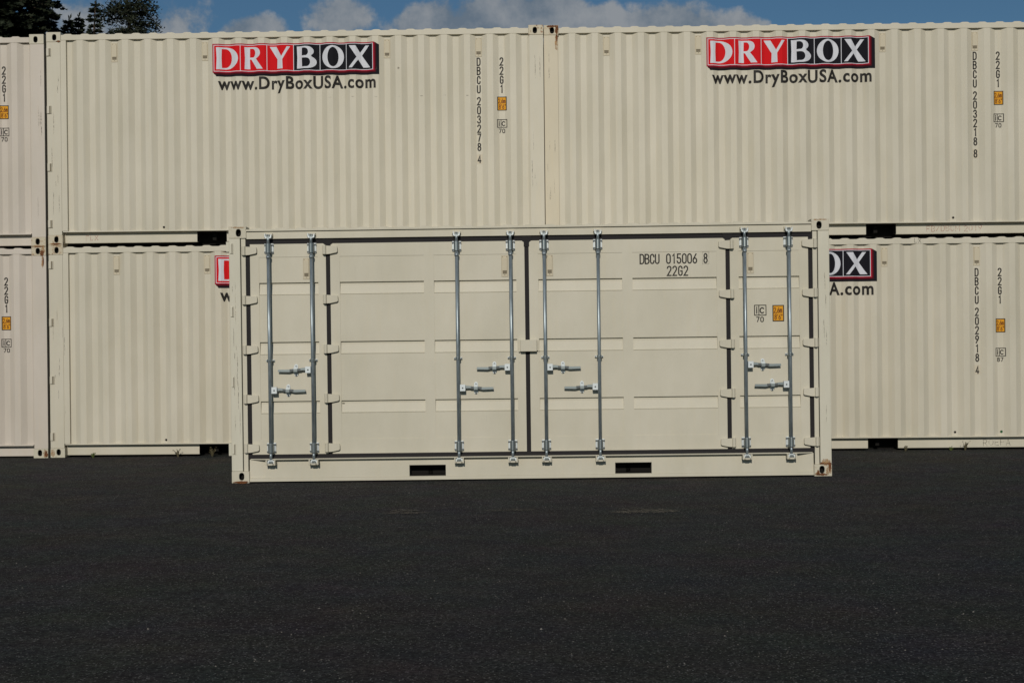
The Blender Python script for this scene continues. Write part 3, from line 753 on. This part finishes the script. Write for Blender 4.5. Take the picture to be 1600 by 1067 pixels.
# the four doors
ZT, ZBm = 2.4115, .2850
BANDS = ((.570, .697), (1.170, 1.300), (1.769, 1.896)); DT, DB = .312, 2.158
def door(u0, u1, panels):
    mb = MB(); yf = .028
    mb.box(u0, u1, yf, .07, H - DT, ZT); mb.box(u0, u1, yf, .07, ZBm, H - DB)
    edges = [u0] + [v for p in panels for v in p] + [u1]
    for i in range(0, len(edges), 2): mb.box(edges[i], edges[i + 1], yf, .07, H - DB + .0002, H - DT - .0002)
    for a, b_ in panels:
        yp, yb = yf + .0045, yf + .029; pts = [(H - DT, yp)]
        for (d0, d1) in BANDS:
            pts += [(H - d0, yp), (H - d0 - .004, yb), (H - d0 - .030, yb - .001), (H - d1 + .010, yp + .008), (H - d1 + .004, yp - .004), (H - d1, yp)]
        pts.append((H - DB, yp))
        for (za, ya), (zb, yb_) in zip(pts, pts[1:]):
            mb.poly([(a, ya, za), (a, yb_, zb), (b_, yb_, zb), (b_, ya, za)])
    return part("side_door", mb, m_front, fr, bevel=0)
doors = [door(.209, .9775, [(.299, .899)]), door(1.0215, 2.987, [(1.117, 1.967), (2.069, 2.903)]),
         door(3.031, 5.016, [(3.125, 3.972), (4.076, 4.925)]), door(5.060, 5.849, [(5.147, 5.757)])]
# hinges
def hinge_mesh(s):
    mb = MB()
    mb.tube((0, -.008, -.046), (0, -.008, .046), .0175, n=14)
    pts = [(.015 * s, .042), (.125 * s, .034), (.130 * s, .020), (.130 * s, -.020), (.120 * s, -.030), (.05 * s, -.044), (.015 * s, -.046)]
    mb.prism(pts if s > 0 else pts[::-1], -.004, .027, axis='y')
    mb.box(-.024 if s > 0 else -.004, .004 if s > 0 else .024, -.004, .028, -.044, .044)
    return mb.mesh("hinge", [m_front])
hm = {1: hinge_mesh(1), -1: hinge_mesh(-1)}
for u, s, par in ((.148, 1, doors[0]), (.966, 1, doors[1]), (5.078, -1, doors[2]), (L - .141, -1, doors[3])):
    for dd in (.245, .742, 1.244, 1.742, 2.240):
        link("hinge", hm[s], par, (pc(u, .02), 0, H - dd), .003)
# lock rods with guides, cams, keepers and handles
YR = -.032
def guide_mesh():
    mb = MB()
    mb.box(-.046, .046, .020, .0279, -.052, .052, 0); mb.box(-.040, .040, .010, .020, -.050, .050, 0)
    mb.tube((0, YR, -.047), (0, YR, .047), .0275, m=1); mb.box(-.0275, .0275, YR, .010, -.046, .046, 1)
    for z in (-.036, .036):
        mb.box(-.047, .047, .0, .0105, z - .006, z + .006, 2)
    return mb.mesh("rod_guide", [m_zincl, m_zinc, m_zincd])
def midguide_mesh():
    mb = MB(); mb.tube((0, YR, -.014), (0, YR, .014), .025, m=1); mb.box(-.042, .042, .012, .0278, -.010, .010, 0)
    mb.box(-.022, .022, YR, .014, -.012, .012, 1)
    for s in (-1, 1): mb.tube((s * .034, .0, 0), (s * .034, .013, 0), .006, n=8, m=2)
    mb.tube((0, YR - .030, 0), (0, YR - .02, 0), .006, n=8, m=2)
    return mb.mesh("rod_bracket", [m_zincl, m_zinc, m_zincd])
def rod_mesh():
    mb = MB(); mb.tube((0, YR, .300), (0, YR, 2.415), .0172, n=20); mb.tube((0, YR, 2.402), (0, YR, 2.50), .0135, n=16)
    mb.tube((0, YR, .232), (0, YR, .312), .0140, n=16); mb.tube((0, YR, 2.262), (0, YR, 2.290), .0225, n=16)
    mb.tube((0, YR, .385), (0, YR, .40), .0205, n=16)
    return mb.mesh("lock_rod", [m_rod], smooth=False)
def cam_mesh(top):
    mb = MB(); s = 1 if top else -1; z = 2.487 if top else .208
    mb.box(-.016, .016, YR - .016, .004, z - .018, z + .018, 0)
    mb.prism([(-.034, z + .026 * s), (-.026, z + .028 * s), (-.020, z - .004 * s), (.018, z - .008 * s), (.030, z + .022 * s), (.038, z + .016 * s), (.034, z - .018 * s), (.010, z - .026 * s), (-.022, z - .024 * s), (-.034, z - .012 * s)], YR - .014, YR + .012, axis='y', m=1)
    mb.tube((0, YR - .018, z + .006 * s), (0, YR - .010, z + .006 * s), .012, n=10, m=2)
    if top:
        mb.box(-.044, .044, -.004, .0098, z - .012, z + .030, 3); mb.box(-.044, -.034, -.03, -.004, z + .004, z + .028, 3); mb.box(.034, .044, -.03, -.004, z + .004, z + .028, 3)
    return mb.mesh("cam", [m_zinc, m_zincl, m_zincd, m_front])
def keeper_mesh():
    mb = MB(); z0, z1 = .182, .2335
    mb.box(-.049, -.034, -.072, .0198, z0, z1); mb.box(.034, .049, -.072, .0198, z0, z1)
    mb.prism([(-.033, -.060), (-.020, -.078), (.020, -.078), (.033, -.060), (.033, .0195), (-.033, .0195)], z0, z0 + .016)
    mb.box(-.033, .033, .004, .0195, z0 + .0165, z1)
    return mb.mesh("rod_keeper", [m_front])
def handle_mesh(s):
    mb = MB()
    mb.box(min(s * .018, s * .072), max(s * .018, s * .072), YR - .026, YR + .016, -.032, .034, 1)
    mb.tube((s * .045, YR - .030, 0), (s * .045, YR - .025, 0), .008, n=10, m=2)
    pts = [(.070, .018), (.110, .016), (.150, .008), (.200, .008), (.245, .000), (.352, .001), (.356, -.022), (.245, -.026), (.200, -.016), (.150, -.016), (.110, -.008), (.070, -.010)]
    pts = [(s * a, b + .004) for a, b in pts]
    if s < 0: pts = pts[::-1]
    mb.prism(pts, -.022, .001, axis='y', m=0); q0, q1 = sorted((s * .125, s * .165)); mb.box(q0, q1, -.0235, -.022, -.010, .012, 2); q0, q1 = sorted((s * .190, s * .235)); mb.box(q0, q1, -.0235, -.022, -.014, .008, 2)
    pts2 = [(a, b) for a, b in pts]
    return mb.mesh("rod_handle", [m_zinc, m_zincl, m_zincd])
def catch_mesh():
    mb = MB(); mb.prism([(p, q) for p, q in arc(0, .036, .021, .026, -20, 200, 8) + arc(0, -.036, .021, .026, 160, 380, 8)], .0225, .0279, axis='y', m=1)
    mb.box(-.021, .021, -.020, .0225, -.024, -.016, 0); mb.box(-.019, .019, -.034, -.0225, -.016, .014, 0)
    mb.tube((0, .022, .044), (0, .010, .044), .010, n=10, m=1); mb.tube((0, .010, .044), (0, .008, .044), .005, n=8, m=2)
    mb.prism([(-.020, .020), (-.013, .034), (.013, .034), (.020, .020), (.020, -.004), (-.020, -.004)], -.028, -.0225, axis='y', m=1)
    mb.tube((0, .022, -.046), (0, .004, -.046), .008, n=10, m=2)
    return mb.mesh("handle_catch", [m_zinc, m_zincl, m_zincd])
gm, mm, rm, km, chm = guide_mesh(), midguide_mesh(), rod_mesh(), keeper_mesh(), catch_mesh()
for p in rm.polygons: p.use_smooth = len(p.vertices) == 4
ct, cb = cam_mesh(True), cam_mesh(False); hd = {1: handle_mesh(1), -1: handle_mesh(-1)}
RODS = ((.3955, 0, 1, 1.657), (.831, 0, -1, 1.453), (2.302, 1, 1, 1.655), (2.846, 1, -1, 1.453),
        (3.187, 2, 1, 1.458), (3.731, 2, -1, 1.659), (5.210, 3, 1, 1.457), (5.657, 3, -1, 1.660))
for u, di, s, hz in RODS:
    par = doors[di]; ut = pc(u, .055)
    link("lock_rod", rm, par, (ut, 0, 0)); link("rod_guide", gm, par, (ut, 0, 2.364), .002); link("rod_guide", gm, par, (ut, 0, .350), .002)
    link("rod_bracket", mm, par, (ut, 0, H - 1.357)); link("cam", ct, par, (ut, 0, 0), .002); link("cam", cb, par, (ut, 0, 0), .002)
    link("rod_keeper", km, fr, (ut, 0, 0), .002)
    link("rod_handle", hd[s], par, (ut, 0, H - hz), .0025); link("handle_catch", chm, par, (ut + s * .176, 0, H - hz - .004), .001)
# dented paint smears on the middle rods
# cover plate over the meeting of the middle doors
mb = MB(); mb.box(2.934, 3.100, -.034, -.028, H - 1.297, H - 1.180); mb.box(2.934, 3.100, -.028, .027, H - 1.186, H - 1.180)
mb.box(2.934, 2.940, -.028, .027, H - 1.297, H - 1.186); mb.box(3.094, 3.100, -.028, .027, H - 1.297, H - 1.186)
mb.box(2.916, 2.9335, .0, .027, H - 1.302, H - 1.178); mb.box(3.1005, 3.112, .0, .027, H - 1.290, H - 1.182); mb.box(3.1125, 3.128, .015, .027, H - 1.298, H - 1.280)
part("lock_cover", mb, m_front, doors[1], bevel=.003)
# vents on the doors
for u, di in ((.779, 0), (2.787, 1), (3.241, 2), (5.266, 3)): vent(doors[di], u, .0324, H - .330, h=.208, wv=.060)
# markings
fp, fb = flat(.0324), []
mb = MB(); hh = .092
def spaced(s, x, z, h, pitch, wd):
    for c in s:
        if c != ' ': stroke_text(mb, c, x, z, h, wd, 0, sx=.92)
        x += pitch
    return x
spaced("DBCU", 4.156, H - .427, hh, .0515, .0130); spaced("015006", 4.424, H - .427, hh, .0533, .0130)
decal("number_marking", mb, [m_inkd], doors[2], fp, fb, .0014); mb = MB()
stroke_text(mb, '8', 4.800, H - .427, hh, .0130, 0, sx=.82)
mb2 = MB(); ribbon(mb2, [(4.784, H - .440), (4.850, H - .440), (4.850, H - .318), (4.784, H - .318), (4.784, H - .440)], .0035, 0)
decal('check_digit_box', mb2, [m_pencil], doors[2], fp, fb, .0010)
decal("check_digit_marking", mb, [m_inkd], doors[2], fp, fb, .0014)
mb = MB(); spaced("22G2", 4.430, H - .550, hh, .0560, .0130)
decal("size_code_marking", mb, [m_inkd], doors[2], fp, fb, .0014)
rail_emblem(doors[3], 5.303, H - .862, .116, .100, '70', fp, fb)
height_plate(doors[3], 5.484, H - .862, .117, .166, fp, fb)
# end-door hinge ends showing round the left post
for dd, out in ((.222, .0), (.86, 0), (1.57, 0), (2.247, .026)):
    mb = MB(); mb.box(.030, .038, -.003, .006, -.050, .050, 1); mb.box(.038, .043, -.006, .006, -.052, .052, 0); mb.box(.012, .030, -.005, .006, -.048, .048, 0)  # dark bar stands in for shade in the slot beside the lug
    if out or dd < .3: mb.box(-.028, -.0005, .012, .05, -.066 if out else -.03, .060 if out else .07, 0)
    part("hinge_lug", mb, [m_postf, m_grille_shade], fr, (0, 0, H - dd))
for k_, (cx_, cz_, rx_, rz_, y_) in enumerate(((L - .045, .112, .042, .010, -.0012), (L - .035, .060, .030, .05, -.0012), (L - .145, .025, .026, .022, -.0012), (.09, .012, .08, .012, -.0012), (.085, H - .010, .08, .009, -.0012), (L - .09, H - .010, .08, .009, -.0012), (L - .06, .15, .05, .028, .0038))):
    blob("rust_stain", fr, cx_, cz_, rx_, rz_, y_, 240 + k_, m_stain)
blob("rust_patch", fr, L - .070, .128, .062, .016, .0040, 31); blob("rust_patch", fr, L - .02, .10, .018, .05, -.0016, 32)
blob("rust_patch", fr, L - .11, .018, .07, .013, -.0016, 33); blob("rust_patch", fr, .09, .010, .085, .014, -.0016, 34)
blob("rust_patch", fr, L - .14, .035, .014, .03, -.0016, 35)
for i in range(12): tall_streak(fr, rg.uniform(.03, .10), rg.uniform(.4, 2.3), rg.uniform(.003, .008), rg.uniform(.05, .35), .0045, 80 + i, m_pencil)
for i in range(7): tall_streak(fr, L - rg.uniform(.02, .08), rg.uniform(.6, 2.2), rg.uniform(.004, .009), rg.uniform(.04, .2), .0045, 110 + i, m_pencil)
blob("scrape", doors[1], 1.135, H - 1.800, .016, .005, .0518, 41, m_dark)

# ------------------------------------------------------------------ ground
def gz(x, y):
    s = min(1, max(0, -y / 2.89)); xx = max(-6, min(14, x))
    return s * (-.036 + .0031 * (xx - 2.85)) - .0015
def ground():
    me = bpy.data.meshes.new("ground"); xs = [-700, -200, -60, -25] + [-14 + .5 * i for i in range(74)] + [30, 60, 200, 700]
    ys = [-60, -40, -25] + [-20 + .4 * i for i in range(64)] + [8, 14, 30, 80, 250, 1000]
    rg2 = random.Random(2); vs = []; fs = []
    for y in ys:
        for x in xs:
            dz = rg2.uniform(-.003, .001) if -3.5 > y else rg2.uniform(-.002, 0)
            vs.append((x, y, gz(x, y) + dz))
    nx = len(xs)
    for j in range(len(ys) - 1):
        for i in range(nx - 1): a = j * nx + i; fs.append((a, a + 1, a + nx + 1, a + nx))
    me.from_pydata(vs, [], fs); me.materials.append(m_asph)
    for p in me.polygons: p.use_smooth = True
    o = link("ground", me); o['kind'] = 'structure'; return o
ground()
def ray_ground(px, py):     # where the pavement features of the photograph lie
    v = Rm @ Vector(((px - 800) / CAM_F, 1.0, (533.5 - py) / CAM_F)); t = (CAM_P[2] + .036) / -v.z
    return CAM_P[0] + v.x * t, CAM_P[1] + v.y * t
def flatpatch(name, cx, cy, rx, ry, seed, mat, label, cat, z=.004):
    rr = random.Random(seed); mb = MB(); n = 34; pts = []
    for i in range(n):
        a = 2 * math.pi * i / n; k = rr.uniform(.55, 1.15); x = cx + rx * k * math.cos(a); y = cy + ry * k * math.sin(a)
        pts.append((x, y, gz(x, y) + z))
    mb.poly(pts); o = link(name, mb.mesh(name, [mat], recalc=False)); o['kind'] = 'structure'; return o
for i, (px, py, rx, ry, mt) in enumerate(((1010, 801, .34, .16, m_patch), (985, 797, .13, .07, m_crack), (630, 799, .17, .08, m_crack), (640, 803, .2, .07, m_patch), (800, 799, .30, .03, m_patch))):
    x, y = ray_ground(px, py); flatpatch("pavement_patch", x, y, rx, ry, 60 + i, mt, '', '', .004 + .001 * i)
# loose chips
def chips():
    rr = random.Random(9); mb = MB()
    for i in range(9000):
        d = 5.0 + 12.5 * rr.random() ** .8; a = rr.uniform(-.42, .42)
        x = CAM_P[0] + d * math.tan(a); y = CAM_P[1] + d
        if y > -.1 or (y > FY - .03 and FX - .05 < x < FX + L + .05): continue
        mk = rr.choice((0, 0, 1, 1, 1, 2)); r = rr.uniform(.0015, .0050) * (1.6 if rr.random() < .04 else 1); z = gz(x, y) + .0006; b = len(mb.v)
        for k in range(4):
            t = k * math.pi / 2 + rr.uniform(-.5, .5); mb.v.append((x + r * math.cos(t), y + r * math.sin(t), z))
        mb.v.append((x + rr.uniform(-.3, .3) * r, y, z + r * rr.uniform(.5, 1.0)))
        for k in range(4): mb.f.append((b + k, b + (k + 1) % 4, b + 4)); mb.m.append(mk)
    o = part("gravel", mb, [m_stone, simple("dark_chip_stone", (.05, .047, .043), .9), simple('light_chip_stone', (.24, .225, .20), .9)], None); o['kind'] = 'stuff'
    tag(o, "loose stone chips scattered over the dark asphalt", "gravel")
chips()
# weeds at the foot of the containers
def weed(px, wx, wy, h, n, mat, lab, seed):
    rr = random.Random(seed); mb = MB()
    for i in range(n):
        a = rr.uniform(0, 6.28); l = h * rr.uniform(.5, 1); le = rr.uniform(.15, .7); wdt = rr.uniform(.004, .008)
        dx, dy = math.cos(a) * le * l, math.sin(a) * le * l * .5
        p0 = Vector((0, 0, 0)); p1 = Vector((dx * .4, dy * .4, l * .6)); p2 = Vector((dx, dy, l))
        s_ = Vector((-math.sin(a), math.cos(a) * .3, 0)).normalized() * wdt
        if abs(s_.x) < .002: s_ = Vector((wdt, 0, 0))
        mb.poly([p0 - s_, p0 + s_, p1 + s_, p1 - s_]); mb.poly([p1 - s_, p1 + s_, p2])
        for k in range(3):
            q = p0.lerp(p2, rr.uniform(.4, 1)); t = Vector((rr.uniform(-1, 1), rr.uniform(-.6, .1), rr.uniform(-.2, .8))).normalized() * rr.uniform(.01, .022)
            o_ = Vector((t.z, 0, -t.x)) * .35; mb.poly([q, q + t * .5 + o_, q + t, q + t * .5 - o_])
    o = part("weed", mb, mat, None, (wx, wy, gz(wx, wy) - .004)); tag(o, lab, "weed", "weeds at the foot of the containers")
weed(0, .54, -.05, .08, 9, m_weed, "small yellow green weed on the asphalt below the lower left container rail", 1)
weed(0, 1.57, -.02, .11, 8, m_weedd, "thin dry weed left of the fork opening of the lower left container", 2)
weed(0, 1.98, -.0, .13, 12, m_weedd, "dry weed tuft growing in front of the lower left fork opening", 3)
weed(0, XC + 5.02, -.02, .12, 12, m_weedd, "dark upright weed against the bottom rail of the lower right container, under its number", 4)
weed(0, XC + 4.31, -.02, .07, 6, m_weedd, "short dry weed just right of the fork opening of the lower right container", 5)
weed(0, XC + 4.85, -.02, .05, 8, m_weed, "low green sprout left of the dark weed at the lower right container", 6)

# ------------------------------------------------------------------ trees behind
def place(px, Dist):
    v = Rm @ Vector(((px - 800) / CAM_F, 1.0, 0)); return CAM_P[0] + v.x * Dist, CAM_P[1] + v.y * Dist
def top_z(py, Dist): return CAM_P[2] + (533.5 - 7 - py + 0) / CAM_F * Dist
def conifer(name, px, Dist, h, rmax, zvis, dens, seed, mat, lab, irregular=0.25, droop=.25, step=.42, nb=8, spray=.34, tip=.0, gap=None):
    rr = random.Random(seed); x0, y0 = place(px, Dist)
    root = thing(name, lab, "tree", (x0, y0, 0), group="evergreen trees beyond the containers")
    tr = MB(); segs = 10; bend = [Vector((rr.uniform(-.1, .1) * i / 3, rr.uniform(-.1, .1) * i / 3, h * i / segs)) for i in range(segs + 1)]; bend[0] = Vector((0, 0, 0))
    for i in range(segs): tr.tube(bend[i], bend[i + 1], .011 * h * (1 - i / segs) + .03, .011 * h * (1 - (i + 1) / segs) + .03, n=8)
    cr_ = MB(); z = h * .16; k = 0
    while z < h - .15:
        f = (h - z) / h; vis = z > zvis
        Lb = rmax * (f ** .75) * (1.0 if not irregular else 1) + tip
        cnt = nb if vis else max(4, nb // 2)
        zz = z; base = Vector((0, 0, z)); ii = min(segs - 1, int(z / h * segs)); base = bend[ii].lerp(bend[ii + 1], z / h * segs - ii)
        for q in range(cnt):
            a = rr.uniform(0, 6.283); lb = Lb * rr.uniform(1 - irregular, 1 + irregular * .6)
            if gap and gap(z, a, rr): continue
            d = Vector((math.cos(a), math.sin(a), 0)); pts = []
            rise = rr.uniform(-.05, .22)
            for s in range(6):
                t = s / 5; pts.append(base + d * lb * t + Vector((0, 0, lb * (rise * t - droop * t * t + .10 * max(0, t - .7)))))
            for s in range(5): tr.tube(pts[s], pts[s + 1], max(.008, .03 * (1 - s / 5) * Lb * .4 + .01), max(.006, .03 * (1 - (s + 1) / 5) * Lb * .4 + .006), n=4)
            ns = int(lb * dens * (1 if vis else .45)) + 4
            for s in range(ns):
                t = rr.uniform(.08, 1.0) ** .8; i_ = min(4, int(t * 5)); p = pts[i_].lerp(pts[i_ + 1], t * 5 - i_)
                side = rr.choice((-1, 1)); sw = rr.uniform(.3, 1.2) * side
                sd_ = Vector((math.cos(a + sw), math.sin(a + sw), rr.uniform(-.45, .25))).normalized()
                ln = spray * rr.uniform(.5, 1.25) * (1.15 - .5 * t); wd = ln * rr.uniform(.16, .30)
                nrm = Vector((rr.uniform(-1, 1), rr.uniform(-1, 1), rr.uniform(-.2, 1))).normalized(); o_ = sd_.cross(nrm)
                if o_.length < .1: o_ = Vector((0, 0, 1))
                o_ = o_.normalized() * wd; p = p + Vector((rr.uniform(-.06, .06), rr.uniform(-.06, .06), rr.uniform(-.07, .05)))
                m1 = p + sd_ * ln * .45
                cr_.poly([p, m1 + o_, p + sd_ * ln, m1 - o_])
                m2 = p + sd_ * ln * .7; cr_.poly([m1, m2 - o_ * .3 + sd_ * ln * .25 + Vector((0, 0, wd)), m2])
        z += step * rr.uniform(.7, 1.3) * (.6 + .6 * f)
    # leader
    for s in range(14):
        p = Vector((bend[-1].x, bend[-1].y, h - rr.uniform(-.15, .6))); a = rr.uniform(0, 6.28); t = Vector((math.cos(a) * .3, math.sin(a) * .3, rr.uniform(.4, 1))).normalized() * spray * .8
        cr_.poly([p, p + t * .5 + Vector((.05, 0, 0)), p + t, p + t * .5 - Vector((.05, 0, 0))])
    link("trunk", tr.mesh("trunk", [m_bark], recalc=False), root); link("crown", cr_.mesh("crown", [mat], recalc=False), root)
    return root
DT_ = 90.0; ppm = CAM_F / DT_
conifer("fir_tree", 12, DT_, 34.0, 7.6, 19.0, 22, 11, m_fir, "big dense dark fir tree filling the top left corner of the photo", irregular=.28, nb=11, step=.40, spray=.55)
conifer("fir_tree", 62, DT_ + 8, 30.5, 5.0, 19.5, 20, 12, m_fir, "dark fir just right of the biggest fir, its ragged branches reaching over the sky", irregular=.35, nb=10, step=.42, spray=.5)
conifer("fir_tree", 108, DT_ + 3, top_z(24, DT_ + 3), 3.2, 19.0, 20, 13, m_fir, "short dark fir top tucked against the right side of the big firs", nb=9, spray=.40)
conifer("fir_tree", 127, DT_ + 5, top_z(20, DT_ + 5), 3.3, 19.0, 22, 14, m_fir, "small pointed fir top between the big firs and the slender fir", nb=9, spray=.36)
conifer("fir_tree", 148, DT_ - 4, top_z(-2, DT_ - 4), 3.0, 18.0, 24, 15, m_fir, "slender pointed fir standing alone left of the open-crowned pine", nb=8, spray=.34, irregular=.45, step=.46)
def pine():
    rr = random.Random(77); D = DT_ - 2; x0, y0 = place(207, D)
    root = thing("pine_tree", "broad open-crowned pine with sky showing through its branches, rightmost tree", "tree", (x0, y0, 0), group="evergreen trees beyond the containers")
    tr = MB(); cr_ = MB(); h = top_z(-18, D)
    def P(px, py, dy=0): return Vector(((px - 207) / CAM_F * D, dy, top_z(py, D)))
    tk = [Vector((0, 0, 0)), Vector((.1, 0, h * .4)), Vector((0, .1, h * .7)), P(208, 50), P(207, 25), P(205, 0), P(206, -16)]
    for i in range(6): tr.tube(tk[i], tk[i + 1], .30 * (1 - i / 6.3), .30 * (1 - (i + 1) / 6.3), n=8)
    limbs = [((207, 44), (172, 50)), ((208, 46), (238, 48)), ((207, 36), (226, 41)), ((207, 30), (246, 33)), ((206, 24), (164, 24)), ((206, 22), (244, 22)),
             ((205, 14), (180, 15)), ((206, 12), (242, 13)), ((205, 4), (181, 2)), ((206, 2), (240, 3)), ((206, -6), (190, -12)), ((206, -6), (230, -10)), ((207, 52), (180, 58)), ((207, 52), (242, 60)),
             ((205, 18), (172, 20)), ((206, 28), (222, 30)), ((206, -12), (208, -22)), ((207, 62), (170, 72)), ((207, 66), (246, 74)), ((205, 8), (222, 9)), ((207, 48), (190, 47)), ((207, 18), (212, 16))]
    for (a, b) in limbs:
        A = P(*a); B = P(b[0], b[1], rr.uniform(-1.2, 1.2)); mid = A.lerp(B, .5) + Vector((0, 0, rr.uniform(.0, .25)))
        tr.tube(A, mid, .07, .05, n=5); tr.tube(mid, B, .05, .015, n=5)
        n = int(230 * (B - A).length / 1.4)
        for s in range(n):
            t = rr.uniform(.15, 1.05); c = A.lerp(mid, t * 2) if t < .5 else mid.lerp(B, t * 2 - 1)
            c = c + Vector((rr.gauss(0, .20), rr.gauss(0, .5), rr.gauss(0, .14) - .03)); d = Vector((rr.uniform(-1, 1), rr.uniform(-1, 1), rr.uniform(-.5, .7))).normalized()
            ln = rr.uniform(.14, .32); o_ = d.cross(Vector((rr.uniform(-1, 1), rr.uniform(-1, 1), rr.uniform(-1, 1))))
            o_ = (o_.normalized() if o_.length > .1 else Vector((1, 0, 0))) * ln * .22
            cr_.poly([c, c + d * ln * .5 + o_ * .8, c + d * ln * 1.15, c + d * ln * .5 - o_ * .8])
    for i in range(60):
        z = h * rr.uniform(.35, .8); a = rr.uniform(0, 6.28); l = rr.uniform(1.2, 3.2); A = Vector((0, 0, z)); B = A + Vector((math.cos(a) * l, math.sin(a) * l, rr.uniform(-.4, .5)))
        tr.tube(A, B, .06, .015, n=4)
        for s in range(40):
            c = A.lerp(B, rr.uniform(.2, 1.05)) + Vector((rr.gauss(0, .25), rr.gauss(0, .25), rr.gauss(0, .15))); d = Vector((rr.uniform(-1, 1), rr.uniform(-1, 1), rr.uniform(-.5, .7))).normalized(); ln = .45
            o_ = Vector((-d.y, d.x, .2)) * .12; cr_.poly([c, c + d * ln * .5 + o_, c + d * ln, c + d * ln * .5 - o_])
    link("trunk", tr.mesh("trunk", [m_bark], recalc=False), root); link("crown", cr_.mesh("crown", [m_pine], recalc=False), root)
pine()
